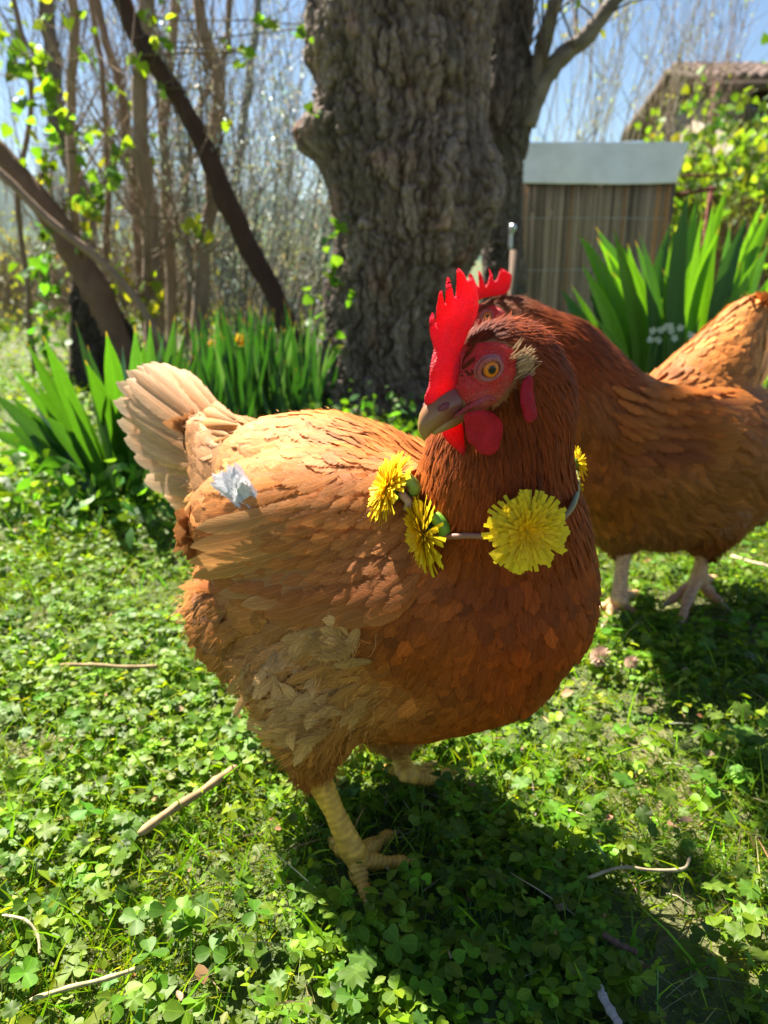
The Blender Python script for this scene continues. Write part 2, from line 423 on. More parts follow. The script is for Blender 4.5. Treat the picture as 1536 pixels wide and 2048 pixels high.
def blades(mb, n, y0, y1, h0, h1, wd, base, lean=.5, thinmask=False, curl=.5, seg=4, straw=False):
    x, y = ground_points(n, y0, y1)
    if thinmask:
        keep = RNG.random(n) < .15 + .85 * patch(x, y); x, y = x[keep], y[keep]; n = len(x)
    else:
        cl = fbm(np.stack([x * 6, y * 6, x * 0 + 9], 1), 2, 77); keep = RNG.random(n) < np.clip((cl - .3) * 4, .1, 1); x, y = x[keep], y[keep]; n = len(x)
    h = h0 + (h1 - h0) * RNG.random(n) ** 1.6; a = RNG.random(n) * 6.283; ln = np.abs(RNG.normal(0, lean, n))
    d = unit(np.stack([np.cos(a) * ln, np.sin(a) * ln, np.ones(n) * (0.25 if straw else 1)], 1)); Bp = np.stack([x, y, height(x, y) + (RNG.random(n) * .012 if straw else -.002)], 1)
    t = np.linspace(0, 1, seg); side = unit(np.cross(d, np.stack([np.cos(a + 1.5), np.sin(a + 1.5), np.zeros(n)], 1) + RNG.normal(0, .3, (n, 3))))
    bend = np.stack([np.cos(a), np.sin(a), -np.ones(n) * .5], 1) * (curl * RNG.random(n))[:, None]
    P = Bp[:, None] + h[:, None, None] * (d[:, None] * t[None, :, None] + bend[:, None] * (t ** 2)[None, :, None])
    wv = wd * (.6 + .8 * RNG.random(n)); wt = (1 - t ** 2.2) * .9 + .1
    A = P - side[:, None] * (wv[:, None] * wt)[..., None]; Bq = P + side[:, None] * (wv[:, None] * wt)[..., None]
    v = np.stack([A, Bq], 2).reshape(n, -1, 3)
    f = np.array([[2 * k, 2 * k + 1, 2 * k + 3, 2 * k + 2] for k in range(seg - 1)])
    uv = np.stack([np.tile([-1, 1], seg), np.repeat(t, 2)], 1)
    mb.stamp(v, f, np.tile(np.eye(3), (n, 1, 1)), np.zeros((n, 3)), uv, leafcols(n, base, .3, .2))
CG = (.125, .225, .010); DG = (.090, .165, .016); LG = (.16, .24, .014)
scatter('clover', 17000, .24, 1.35, .0045, .0105, .003, .026, CG, .5, 3, .80)
scatter('clover', 700, .24, 1.0, .009, .013, .018, .034, (.09, .19, .012), .5, 3, .9)
scatter('lobed', 7000, .24, 1.35, .009, .020, .004, .028, DG, .55, 1, .8)
scatter('oval', 22000, .24, 1.5, .005, .013, .003, .027, LG, .8, 1, .55, False)
scatter('oval', 34000, .24, 1.25, .0022, .0055, .001, .014, (.12, .20, .03), .8, 1, .35, False)
scatter('lobed', 500, .24, .9, .016, .026, .012, .032, (.10, .18, .02), .4, 1, .8)
scatter('clover', 11000, 1.2, 2.6, .008, .016, .008, .045, CG, .5, 3, .7, False)
scatter('oval', 15000, 1.2, 4.5, .012, .030, .01, .07, LG, .8, 1, .4, False)
scatter('oval', 9000, 4, 9, .03, .07, .01, .12, (.07, .12, .03), .8, 1, .3, False)
tag(cover.build('ground_cover', M['leaf'], smooth=False), 'low clover and broad leaves carpeting the garden ground', 'ground cover', kind='stuff')
gb = MB()
blades(gb, 36000, .24, 1.35, .012, .040, .0007, (.14, .25, .02), .7)
blades(gb, 4500, .24, 1.35, .03, .065, .0011, (.12, .24, .02), .5)
blades(gb, 30000, .24, 1.4, .006, .022, .0007, (.17, .26, .03), .9, True)
blades(gb, 34000, 1.1, 3.2, .02, .09, .0016, (.08, .18, .025), .5)
blades(gb, 6000, 3, 8, .05, .16, .004, (.08, .15, .03), .5)
tag(gb.build('grass', M['blade']), 'short bright green grass blades growing among the clover', 'grass', kind='stuff')
blades(gb2 := MB(), 60000, .24, 1.1, .004, .014, .0005, (.16, .21, .05), 1.6, False, .6, 3, True)
tag(gb2.build('moss_thatch', M['blade']), 'fine mossy thatch under the clover', 'moss', kind='stuff')
sb = MB()
blades(sb, 12000, .24, 1.4, .008, .032, .0006, (.42, .33, .17), 1.2, True, .3, 3, True)
blades(sb, 5000, .24, 2.4, .02, .06, .0006, (.40, .33, .18), 1.2, False, .3, 4, True)
for base_, n_ in (((.20, .10, .045), 420), ((.33, .22, .11), 380)):
    tv, tf, tuv = disc_leaf('oval'); x, y = ground_points(n_, .24, 1.6); Mx = frames(np.stack([RNG.normal(0, .7, n_), RNG.normal(0, .7, n_), np.ones(n_)], 1), RNG.normal(0, 1, (n_, 3)) * np.array([1, 1, .3])) * (.004 + .010 * RNG.random(n_) ** 2)[:, None, None]
    sb.stamp(tv, tf, Mx, np.stack([x, y, height(x, y) + .004 + .02 * RNG.random(n_)], 1), tuv, leafcols(n_, base_, .3))
tag(sb.build('straw_litter', M['straw']), 'pale dry clippings lying between the green leaves', 'straw', kind='stuff')
# ------------------------------------------------------------------ hens
def sphere_tpl(nu=20, nv=14):
    v = [[0, 0, 1]]
    for i in range(1, nv):
        for j in range(nu):
            a, b = math.pi * i / nv, 2 * math.pi * j / nu; v.append([math.sin(a) * math.cos(b), math.sin(a) * math.sin(b), math.cos(a)])
    v.append([0, 0, -1]); f = []
    for j in range(nu): f.append([0, 1 + j, 1 + (j + 1) % nu]); f.append([len(v) - 1, 1 + (nv - 2) * nu + (j + 1) % nu, 1 + (nv - 2) * nu + j])
    for i in range(nv - 2):
        for j in range(nu):
            f.append([1 + i * nu + j, 1 + (i + 1) * nu + j, 1 + (i + 1) * nu + (j + 1) % nu, 1 + i * nu + (j + 1) % nu])
    return np.array(v), f
SPH, SPHF = sphere_tpl()
def fuse(parts, voxel, iters, name='tmp'):
    """parts: list of (center, 3x3 axes*radius). union by voxel remesh -> mesh datablock (world coords)"""
    mb = MB()
    f3 = np.array([f for f in SPHF if len(f) == 3]); f4 = np.array([f for f in SPHF if len(f) == 4])
    for c, A in parts:
        b = mb.n; mb.add(SPH @ A + c, f3); mb.f4.append(f4 + b)
    ob = mb.build(name, M['skin'])
    r = ob.modifiers.new('r', 'REMESH'); r.mode = 'VOXEL'; r.voxel_size = voxel
    s = ob.modifiers.new('s', 'SMOOTH'); s.factor = .6; s.iterations = iters
    dg = bpy.context.evaluated_depsgraph_get(); dg.update()
    me = bpy.data.meshes.new_from_object(ob.evaluated_get(dg)); old = ob.data
    bpy.data.objects.remove(ob); bpy.data.meshes.remove(old)
    n = len(me.vertices); co = np.empty(n * 3, np.float32); me.vertices.foreach_get('co', co)
    polys = [list(p.vertices) for p in me.polygons]; bpy.data.meshes.remove(me)
    return co.reshape(-1, 3).astype(float), polys
def chain(pts, rs, squash=1.0, lat=None, step=.25):
    """spheres along a chain, squashed along lateral axis"""
    out = []
    for a, b, ra, rb in zip(pts[:-1], pts[1:], rs[:-1], rs[1:]):
        a, b = np.array(a), np.array(b); L = np.linalg.norm(b - a); k = max(2, int(L / (min(ra, rb) * step)))
        for i in range(k + 1):
            t = i / k; c = a + (b - a) * t; r = ra + (rb - ra) * t; A = np.eye(3) * r
            if lat is not None: A = A @ (np.eye(3) - (1 - squash) * np.outer(lat, lat))
            out.append((c, A))
    return out
def ell(c, F, L, U, a, b, d): return (np.array(c), np.stack([F * a, L * b, U * d]))

def feather_tpl(nu=7, curve=.12, pointy=1.0, w0=.25, cup=.25):
    t = np.linspace(0, 1, nu); wd = np.maximum(w0 * (1 - t), 0) + np.sin(np.pi * np.clip(t, 0, 1) ** .8 * .5) * .9
    wd = wd * (1 - np.clip((t - .45) / .55, 0, 1) ** (2.6 * pointy)) ** .6; wd[-1] = .06
    ac = np.array([-1, -.5, 0, .5, 1.])
    v = np.stack([np.repeat(t, 5), (wd[:, None] * ac[None] * .5).ravel(), (-curve * t[:, None] ** 2 - cup * wd[:, None] * ac[None] ** 2 * .25).ravel()], 1)
    f = np.array([[i * 5 + j, (i + 1) * 5 + j, (i + 1) * 5 + j + 1, i * 5 + j + 1] for i in range(nu - 1) for j in range(4)])
    uv = np.stack([np.tile(ac, nu), np.repeat(t, 5)], 1); return v, f, uv
FT = {'body': feather_tpl(8, .04, 1.0, .3, .16), 'hackle': feather_tpl(7, .03, .45, .5, .12), 'fluff': feather_tpl(8, .10, .8, .3, .2), 'large': feather_tpl(14, .10, 1.6, .12, .16)}

class Surf:
    def __init__(s, v, polys):
        tri = []
        for p in polys:
            for k in range(1, len(p) - 1): tri.append([p[0], p[k], p[k + 1]])
        s.v = v; s.t = np.array(tri); a, b, c = v[s.t[:, 0]], v[s.t[:, 1]], v[s.t[:, 2]]
        cr = np.cross(b - a, c - a); s.area = np.linalg.norm(cr, axis=1) / 2
        vn = np.zeros_like(v)
        for k in range(3): np.add.at(vn, s.t[:, k], cr)
        s.vn = unit(vn); s.bvh = BVHTree.FromPolygons([tuple(x) for x in v], [tuple(x) for x in s.t])
    def sample(s, n):
        i = RNG.choice(len(s.t), n, p=s.area / s.area.sum()); r1 = np.sqrt(RNG.random(n)); r2 = RNG.random(n)
        wa, wb, wc = 1 - r1, r1 * (1 - r2), r1 * r2; T = s.t[i]
        P = s.v[T[:, 0]] * wa[:, None] + s.v[T[:, 1]] * wb[:, None] + s.v[T[:, 2]] * wc[:, None]
        Nn = unit(s.vn[T[:, 0]] * wa[:, None] + s.vn[T[:, 1]] * wb[:, None] + s.vn[T[:, 2]] * wc[:, None]); return P, Nn
def poisson(P, rad, cell):
    grid = {}; keep = []
    for i in range(len(P)):
        p = P[i]; r = rad[i]; k = (int(p[0] // cell), int(p[1] // cell), int(p[2] // cell)); ok = True
        for dx in (-1, 0, 1):
            for dy in (-1, 0, 1):
                for dz in (-1, 0, 1):
                    for j in grid.get((k[0] + dx, k[1] + dy, k[2] + dz), ()):
                        q = P[j]
                        if (q[0] - p[0]) ** 2 + (q[1] - p[1]) ** 2 + (q[2] - p[2]) ** 2 < r * r: ok = False; break
                    if not ok: break
                if not ok: break
            if not ok: break
        if ok: grid.setdefault(k, []).append(i); keep.append(i)
    return np.array(keep)
def field(P, ctl):
    """ctl rows: pos, dir, len, width, colour(3), kind(0 body,1 hackle,2 fluff), lift"""
    pos = np.array([c[0] for c in ctl]); d2 = ((P[:, None] - pos[None]) ** 2).sum(-1); wt = 1 / (d2 + 1.5e-4) ** 2
    wt /= wt.sum(1, keepdims=True)
    D = unit(wt @ np.array([unit(c[1]) for c in ctl])); L = wt @ np.array([c[2] for c in ctl]); Wd = wt @ np.array([c[3] for c in ctl])
    C = wt @ np.array([c[4] for c in ctl]); K = np.array([c[5] for c in ctl])[np.argmin(d2, axis=1)]; lift = wt @ np.array([c[6] for c in ctl])
    return D, L, Wd, C, K, lift
def plumage(surf, ctl, excl, spacing, ntry, hen, names, fine=1.0):
    P, Nn = surf.sample(ntry); D, L, Wd, C, K, lift = field(P, ctl)
    ok = ~excl(P, Nn); P, Nn, D, L, Wd, C, K, lift = (a[ok] for a in (P, Nn, D, L, Wd, C, K, lift))
    keep = poisson(P, Wd * spacing, Wd.max() * spacing * 1.01)
    P, Nn, D, L, Wd, C, K, lift = (a[keep] for a in (P, Nn, D, L, Wd, C, K, lift)); n = len(P)
    D = unit(D + RNG.normal(0, .08, (n, 3)) * (1 + (K == 2) * 1.4)[:, None]); T = unit(D - Nn * np.sum(D * Nn, 1, keepdims=True))
    li = np.where(K == 0, lift * .8, lift) + RNG.normal(0, .03, n); d = unit(T + Nn * li[:, None])
    L = L * (.85 + .35 * RNG.random(n)); Wd = Wd * np.where(K == 0, 1.38, 1.0) * (.85 + .3 * RNG.random(n))
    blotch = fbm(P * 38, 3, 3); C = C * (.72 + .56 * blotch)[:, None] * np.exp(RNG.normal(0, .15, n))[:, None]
    P = P + Nn * .0004; tipp = P + T * L[:, None]
    for i in range(n):
        q = surf.bvh.find_nearest(Vector(tipp[i]))
        if q[0] is not None:
            qn = np.array(q[1]); tg = np.array(q[0]) + qn * (li[i] * L[i] * .75 + .0016); d[i] = tg - P[i]
            Nn[i] = Nn[i] * .6 + qn * .4
    d = unit(d); side = np.cross(Nn, T); roll = RNG.normal(0, .09, n); Nr = unit(Nn + side * roll[:, None])
    # loose barbs that soften the feather edges
    m = MB(); pr = np.where(K == 2, 4.0, np.where(K == 1, .7, .7)); q = int(pr.sum() * .9); i_ = RNG.choice(n, q, p=pr / pr.sum()); al = RNG.random(q); sdv = np.cross(Nr[i_], d[i_]); ac = RNG.normal(0, .32, q)
    B0 = P[i_] + d[i_] * (L[i_] * (.35 + .6 * al))[:, None] + sdv * (Wd[i_] * ac)[:, None] + Nr[i_] * .0004
    dd = unit(d[i_] + sdv * (ac * 1.1)[:, None] + RNG.normal(0, .16, (q, 3)) + Nr[i_] * .02); ll = (.0025 + .0055 * RNG.random(q)) * np.where(K[i_] == 2, 1.7, 1.0)
    Mx = frames(Nr[i_], dd); Mx[:, 0] *= ll[:, None]; Mx[:, 1] *= .00016; Mx[:, 2] *= ll[:, None]
    m.stamp(np.array([[0, -1, 0], [0, 1, 0], [.5, .8, .04], [.5, -.8, .04], [1, 0, .0]]), [[0, 1, 2, 3]], Mx, B0, None, C[i_] * (.8 + .7 * RNG.random((q, 1))), None, [[3, 2, 4]])
    tag(m.build('barbs', M['straw'], hen), kind='stuff')
    for kk, (nm, tp, mt) in names.items():
        s = K == kk
        if not s.any(): continue
        v, f, uv = FT[tp]; Mx = frames(Nr[s], d[s]); Mx[:, 0] *= L[s][:, None]; Mx[:, 1] *= Wd[s][:, None]; Mx[:, 2] *= L[s][:, None]
        m = MB(); m.stamp(v, f, Mx, P[s], uv, C[s]); o = m.build(nm, M[mt], hen); tag(o, kind='stuff')
    return n
def big_feather(name, root, tip, normal, width, col, parent, curve=.08, tipcol=None, mat='vane'):
    v, f, uv = FT['large']; L = np.linalg.norm(tip - root); m = MB()
    Mx = frames(np.array([normal], float), np.array([tip - root], float)); Mx[:, 0] *= L; Mx[:, 1] *= width; Mx[:, 2] *= L
    c = np.array(col)[None] * np.ones((len(v), 1))
    if tipcol is not None:
        k = np.clip((v[:, 0] * .75 + np.abs(uv[:, 0]) * .3 - .35) * 1.8, 0, 1)[:, None]; c = c * (1 - k) + np.array(tipcol)[None] * k
    vv = v.copy(); vv[:, 2] *= curve / .10
    m.stamp(vv, f, Mx, np.array([root]), uv, c[None]); return m.build(name, M[mat], parent)

def plate(mb, outline, c, F, U, Ln, thick, bulge=1.0, col=(.5, .02, .02), seg=3, bend=None):
    """solid from a closed 2D outline (a,b) in plane F,U: thin rounded blade"""
    import mathutils.geometry as mg
    o = np.array(outline, float); n = len(o)
    # dense interior via tessellation of inner grid points
    mn, mx = o.min(0), o.max(0); st = max((mx - mn)) / 26.0
    gx, gy = np.meshgrid(np.arange(mn[0], mx[0], st), np.arange(mn[1], mx[1], st)); pts = np.stack([gx.ravel(), gy.ravel()], 1)
    a, b = o, np.roll(o, -1, 0)
    def inside(p):
        c1 = (a[None, :, 1] > p[:, None, 1]) != (b[None, :, 1] > p[:, None, 1])
        xx = (b[None, :, 0] - a[None, :, 0]) * (p[:, None, 1] - a[None, :, 1]) / (b[None, :, 1] - a[None, :, 1] + 1e-15) + a[None, :, 0]
        return (np.sum(c1 & (p[:, None, 0] < xx), 1) % 2) == 1
    def dist(p):
        ab = b - a; t = np.clip(np.sum((p[:, None] - a[None]) * ab[None], -1) / (np.sum(ab * ab, -1)[None] + 1e-15), 0, 1)
        return np.linalg.norm(p[:, None] - (a[None] + ab[None] * t[..., None]), axis=-1).min(1)
    pts = pts[inside(pts)]; pts = pts[dist(pts) > st * .45]
    co = [Vector(x) for x in np.vstack([o, pts])]
    vs, es, fs, *_ = mg.delaunay_2d_cdt(co, [(i, (i + 1) % n) for i in range(n)], [list(range(n))], 1, 1e-9)
    vs = np.array([list(x) for x in vs]); d = dist(vs); on = d < 1e-7
    th = thick * np.sqrt(np.clip(d / (thick * 1.6), 0, 1)) * (1 + bulge * .0); th[on] = 0
    wob = (fbm(np.stack([vs[:, 0] * 260, vs[:, 1] * 260, vs[:, 0] * 0], 1), 3, 4) - .45) * thick * .5
    off = 0 if bend is None else bend(vs)
    base = np.array(c)[None] + vs[:, :1] * F[None] + vs[:, 1:2] * U[None]
    va = base + Ln[None] * (th + wob * ~on + off)[:, None]; vb = base - Ln[None] * (th + wob * ~on - off)[:, None]
    k = len(vs); f = np.array([list(x) for x in fs if len(x) == 3])
    cc = np.array(col)[None] * (.8 + .4 * fbm(np.stack([vs[:, 0] * 150, vs[:, 1] * 150, vs[:, 0] * 0], 1), 3, 8))[:, None]
    # weld the rim: reuse rim vertices
    idx = np.where(on, np.arange(k), np.arange(k) + k)
    mb.add(np.vstack([va, vb]), np.vstack([f, idx[f][:, ::-1]]), np.vstack([vs, vs]) * 40, np.vstack([cc, cc]))
def mat_flesh(name, tr, bs):
    m, t, b, o = newmat(name); col = attr(t, 'Col').outputs['Color']
    vo = t.nodes.new('ShaderNodeTexVoronoi'); vo.inputs['Scale'].default_value = bs * 1.3; t.links.new(geo(t), vo.inputs['Vector'])
    n = noise(t, 420, 4, .6, geo(t)); h = mathn(t, 'ADD', mathn(t, 'MULTIPLY', n, .6), mathn(t, 'MULTIPLY', mathn(t, 'SUBTRACT', 1.0, vo.outputs['Distance']), .8))
    c = mix(t, (0, 0, 0), col, mathn(t, 'ADD', .62, mathn(t, 'MULTIPLY', h, .42)))
    lf = noise(t, 75, 3, .6, geo(t)); c = mix(t, c, mix(t, c, (.95, 1.9, 3.2), 1.0, 'MULTIPLY'), mathn(t, 'MULTIPLY', mathn(t, 'SUBTRACT', lf, .38), 2.6, clamp=True)); c = mix(t, c, (.55, .22, .16), mathn(t, 'MULTIPLY', mathn(t, 'GREATER_THAN', noise(t, 700, 3, .7, geo(t)), .66), .35))
    t.links.new(c, b.inputs['Base Color']); b.inputs['Roughness'].default_value = .5; b.inputs['Specular IOR Level'].default_value = .35
    b.inputs['Subsurface Weight'].default_value = .25; b.inputs['Subsurface Radius'].default_value = (1, .1, .05); b.inputs['Subsurface Scale'].default_value = .004
    bump(t, b, h, .0011, .9)
    if tr:
        tc = mix(t, c, (1.7, .9, .9), 1.0, 'MULTIPLY'); t.links.new(add_translucent(t, b, o, tc, tr), o.inputs[0])
    return m
M['comb'] = mat_flesh('comb_flesh', .38, 1100); M['face'] = mat_flesh('face_skin', .0, 900)
def mat_eye():
    m, t, b, o = newmat('eye'); t.links.new(attr(t, 'Col').outputs['Color'], b.inputs['Base Color'])
    b.inputs['Roughness'].default_value = .08; b.inputs['Specular IOR Level'].default_value = .3; b.inputs['Coat Weight'].default_value = 0.0; b.inputs['Coat Roughness'].default_value = .02; return m
M['covert'] = mat_feather('wing_covert_feather', .6, 60, .2); M['eye'] = mat_eye(); M['beak'] = mat_vcol('beak_horn', .32, .5, 220, .0002, .2, nscale=260); M['scale'] = mat_vcol('leg_scales', .5, .35, 600, .0003, .22, nscale=300)

# shared head shape, in head coordinates (forward, left, up), metres; taken once from the near hen
class Head:
    def __init__(s, C, F, s_=1.0):
        s.C = np.array(C, float); s.F = unit(F); s.L = unit(np.cross([0, 0, 1.], s.F)); s.U = np.cross(s.F, s.L); s.k = s_
    def w(s, a, l, u): return s.C + s.k * (a * s.F + l * s.L + u * s.U)
    def loc(s, p): q = (np.asarray(p) - s.C) / s.k; return np.array([q @ s.F, q @ s.L, q @ s.U])
    def px(s, x, y, off=0.0):
        p = onplane(x, y, s.C + s.L * off * s.k, s.L); q = s.loc(p); return [q[0], q[2]]
H1 = Head(W(982, 728, .372), (-.74, -.56, -.36))
COMB1 = [(850,809),(847,791),(853,770),(856,742),(862,719),(869,697),(865,672),(862,640),(867,625),(873,640),(876,652),(874,615),(875,588),(880,581),(886,597),(891,606),(888,575),(889,558),(893,555),(901,574),(909,594),(912,585),(909,560),(909,541),(914,537),(925,549),(933,561),(939,552),(950,566),(959,586),(962,605),(959,625),(950,645),(938,664),(928,684),(920,703),(917,742),(921,773),(907,793),(886,806),(868,812)]
COMB2 = [(900,655),(896,640),(902,618),(912,606),(916,590),(913,575),(918,566),(928,585),(938,592),(940,570),(936,551),(942,548),(952,566),(958,572),(955,548),(957,541),(965,556),(972,572),(978,552),(976,537),(982,546),(988,562),(994,556),(999,538),(1004,538),(1013,543),(1023,551),(1022,574),(1012,588),(990,592),(968,596),(946,608),(925,630),(910,655)]
def dense(o, k=2):
    o = np.array(o, float); out = []
    for i in range(len(o)):
        p0, p1, p2, p3 = o[i - 1], o[i], o[(i + 1) % len(o)], o[(i + 2) % len(o)]
        for j in range(k):
            f = j / k; out.append(.5 * (2 * p1 + (p2 - p0) * f + (2 * p0 - 5 * p1 + 4 * p2 - p3) * f * f + (3 * p1 - p0 - 3 * p2 + p3) * f ** 3))
    return np.array(out)
comb1 = dense([H1.px(*p) for p in COMB1], 3)
WN = [(934,828),(935,850),(939,871),(945,887),(956,895),(964,907),(981,912),(1001,906),(1012,889),(1015,859),(1008,840),(990,826),(960,820)]
WF = [(892,845),(885,855),(884,870),(895,887),(908,900),(921,912),(933,918),(937,902),(937,875),(934,848),(915,838)]
EARL = [(1046,766),(1058,750),(1066,757),(1068,785),(1074,822),(1070,840),(1056,846),(1047,828),(1042,800)]
wn = dense([H1.px(*p, .016) for p in WN], 3); wf = dense([H1.px(*p, -.011) for p in WF], 3); earl = dense([H1.px(*p, .0215) for p in EARL], 3)
eye_l = H1.px(983, 736, .0135); beak_l = [H1.px(*p) for p in ((905, 806), (882, 818), (862, 838), (852, 858), (848, 877))]
beak_lo = [H1.px(*p) for p in ((925, 822), (900, 838), (880, 852), (866, 866))]
def skull_blobs(H):
    k = H.k; e = lambda a, l, u, x, y, z: ell(H.w(a, l, u), H.F, H.L, H.U, x * k, y * k, z * k)
    return [e(.000, 0, .001, .0225, .0160, .0185), e(.012, 0, -.004, .018, .0125, .0145), e(.004, 0, -.010, .018, .0125, .0125), e(.022, 0, -.009, .012, .0085, .0085)]
def build_head(H, hen, combo, redness=1.0):
    red = np.array([.72, .018, .034]) * redness; k = H.k
    m = MB(); plate(m, combo * k, H.C, H.F, H.U, H.L, .0026 * k, col=red, bend=lambda v: .0015 * np.sin(v[:, 1] * 160)); m.build('comb', M['comb'], hen)
    for o, l, sgn in ((wn, .0158, 1), (wf, -.0110, -1)):
        m = MB(); top = o[:, 1].max()
        plate(m, o * k, H.C + H.L * l * k, H.F, H.U, H.L, .0019 * k, col=red * .95, bend=lambda v: sgn * .10 * (v[:, 1] - top * k) + .0012 * np.sin(v[:, 0] * 300)); m.build('wattle', M['comb'], hen)
    for s in (1, -1):
        m = MB(); plate(m, earl * k, H.C + H.L * .0212 * k * s, H.F, H.U, H.L, .0022 * k, col=red * .8); m.build('earlobe', M['comb'], hen)
    # face skin: shell around each eye
    m = MB(); nu, nv = 56, 40
    for s in (1, -1):
        a = np.linspace(0, 2 * math.pi, nu, endpoint=False); r = np.linspace(0, 1, nv)[1:]
        A, Rr = np.meshgrid(a, r); xx = eye_l[0] + Rr * np.cos(A) * (.0165 - .004 * (np.cos(A) < 0) * 0); 
        yy = eye_l[1] + Rr * np.sin(A) * np.where(np.sin(A) > 0, .0115, .0215)
        xx = xx + np.where(np.sin(A) < 0, Rr * (-np.sin(A)) * .004, 0)
        # project on skull surface from outside
        P0 = H.C + k * (xx[..., None] * H.F + yy[..., None] * H.U + .04 * s * H.L); P0 = P0.reshape(-1, 3); hit = []
        for p in P0:
            h = H.surf.bvh.ray_cast(Vector(p), Vector(-H.L * s), .08)
            hit.append(np.array(h[0]) if h[0] is not None else p - H.L * s * (.04 - .002) * k)
        hit = np.array(hit); q = np.stack([xx.ravel(), yy.ravel()], 1); de = np.hypot(q[:, 0] - eye_l[0], q[:, 1] - eye_l[1])
        wr = .0009 * (fbm(np.stack([q[:, 0] * 520, q[:, 1] * 520, q[:, 0] * 0], 1), 3, 12) - .45) + .00035 * np.sin(de * 3400 + 2 * fbm(np.stack([q[:, 0] * 200, q[:, 1] * 200, q[:, 0] * 0], 1), 2, 5)) * np.exp(-((de - .0085) / .004) ** 2)
        lidb = .0016 * np.exp(-((de - .0056) / .0013) ** 2)
        rimf = np.clip((1 - Rr.ravel()) * 5, 0, 1); off = (.0012 + wr + lidb) * rimf - .0008 * (1 - rimf)
        v = hit + H.L * s * off[:, None] * k
        cen = H.C + k * (eye_l[0] * H.F + eye_l[1] * H.U + .011 * s * H.L)
        v = np.vstack([[cen], v]); f = [[0, 1 + j, 1 + (j + 1) % nu] for j in range(nu)]
        ii = np.arange(nv - 2)[:, None] * nu + 1; j = np.arange(nu)[None]; f4 = np.stack([ii + j, ii + nu + j, ii + nu + (j + 1) % nu, ii + (j + 1) % nu], -1).reshape(-1, 4)
        t = np.concatenate([[0], de]); cc = np.array([.72, .030, .022])[None] * (.75 + .5 * fbm(v * 300, 3, 2))[:, None]
        low = np.clip((-(np.concatenate([[0], q[:, 1]]) - eye_l[1]) - .007) / .008, 0, 1)[:, None]; cc = cc * (1 - low * .5) + np.array([.42, .13, .07]) * low * .5
        b = m.n; m.add(v, np.array(f), None, cc); m.f4.append(f4 + b)
    m.build('face_skin', M['face'], hen)
    # eyes
    for s in (1, -1):
        u, f = sphere_tpl(40, 40); axis = unit(H.L * s * .93 + H.F * .34 + H.U * .05); Q = frames(np.array([H.U]), np.array([axis]))[0]
        A = np.stack([Q[1], Q[2], Q[0]]); r = .0060 * k; ce = H.C + k * (eye_l[0] * H.F + eye_l[1] * H.U + .0106 * s * H.L)
        v = u @ A * r + ce; ang = np.arccos(np.clip(u[:, 2], -1, 1))
        cc = np.array([(.004, .004, .004) if a < .30 else ((.10, .035, .01) if a < .36 else ((.72, .19, .010) if a < .60 else ((.40, .09, .012) if a < .74 else (.03, .015, .01)))) for a in ang])
        m = MB(); f3 = np.array([x for x in f if len(x) == 3]); f4 = np.array([x for x in f if len(x) == 4]); m.add(v, f3, None, cc); m.f4.append(f4); m.build('eye', M['eye'], hen)
        m = MB(); a = np.linspace(0, 2 * math.pi, 33)
        for rr, rt in ((.0054, .0011), (.0067, .0008)):
            pts = [ce + axis * r * (.62 if rr < .006 else .38) + (Q[1] * math.cos(x) * 1.12 + Q[2] * math.sin(x) * .92) * rr * k * (.93) for x in a]
            tube(m, pts, rt * k, 8, col=(.50, .10, .07), cap=False)
        m.build('eyelid', M['face'], hen)
    # beak
    def loft(name, path, rad, col0, col1, squash):
        m = MB(); p = smooth_path([[a, 0, u] for a, u in path], 14); rd = np.interp(np.linspace(0, 1, 14), np.linspace(0, 1, len(rad)), rad)
        rings = []; sg = 18
        T = unit(np.gradient(p, axis=0))
        for q, r, t in zip(p, rd, T):
            nn = np.array([-t[2], 0, t[0]]);
            for j in range(sg):
                an = 2 * math.pi * j / sg; ca, sa = math.cos(an), math.sin(an); w_ = r * squash * (1 if sa < 0 else (1 - .25 * sa))
                x = q + nn * (-sa) * r * 1.0 + np.array([0, 1, 0]) * ca * w_; rings.append(H.w(*x))
        ii = np.arange(13)[:, None] * sg; j = np.arange(sg)[None]; f = np.stack([ii + j, ii + (j + 1) % sg, ii + sg + (j + 1) % sg, ii + sg + j], -1).reshape(-1, 4)
        tt = np.repeat(np.linspace(0, 1, 14), sg)[:, None]; m.add(rings, f, None, np.array(col0) * (1 - tt) + np.array(col1) * tt)
        e = H.w(*(p[-1] + T[-1] * rd[-1] * .6)); m.add([e], np.zeros((0, 3), int), None, col1); m.f3.append(np.array([[13 * sg + q, 13 * sg + (q + 1) % sg, 14 * sg] for q in range(sg)]))
        return m.build(name, M['beak'], hen)
    bk = loft('upper_beak', beak_l, [.0085, .0082, .0066, .0044, .0012], (.20, .055, .045), (.36, .20, .055), .78)
    loft('lower_beak', beak_lo, [.0050, .0046, .0034, .0012], (.38, .20, .09), (.40, .24, .09), 1.0)
    m = MB(); 
    for s in (1, -1):
        c = H.w(beak_l[1][0] + .002, .0055 * s, beak_l[1][1] + .003); A = np.stack([H.F * .0034, H.L * .0016, H.U * .0017]) * k
        b = m.n; m.add(SPH @ A + c, np.array([x for x in SPHF if len(x) == 3]), None, (.25, .05, .045)); m.f4.append(np.array([x for x in SPHF if len(x) == 4]) + b)
    m.build('nostril', M['face'], hen)
    # mouth corner fold
    m = MB()
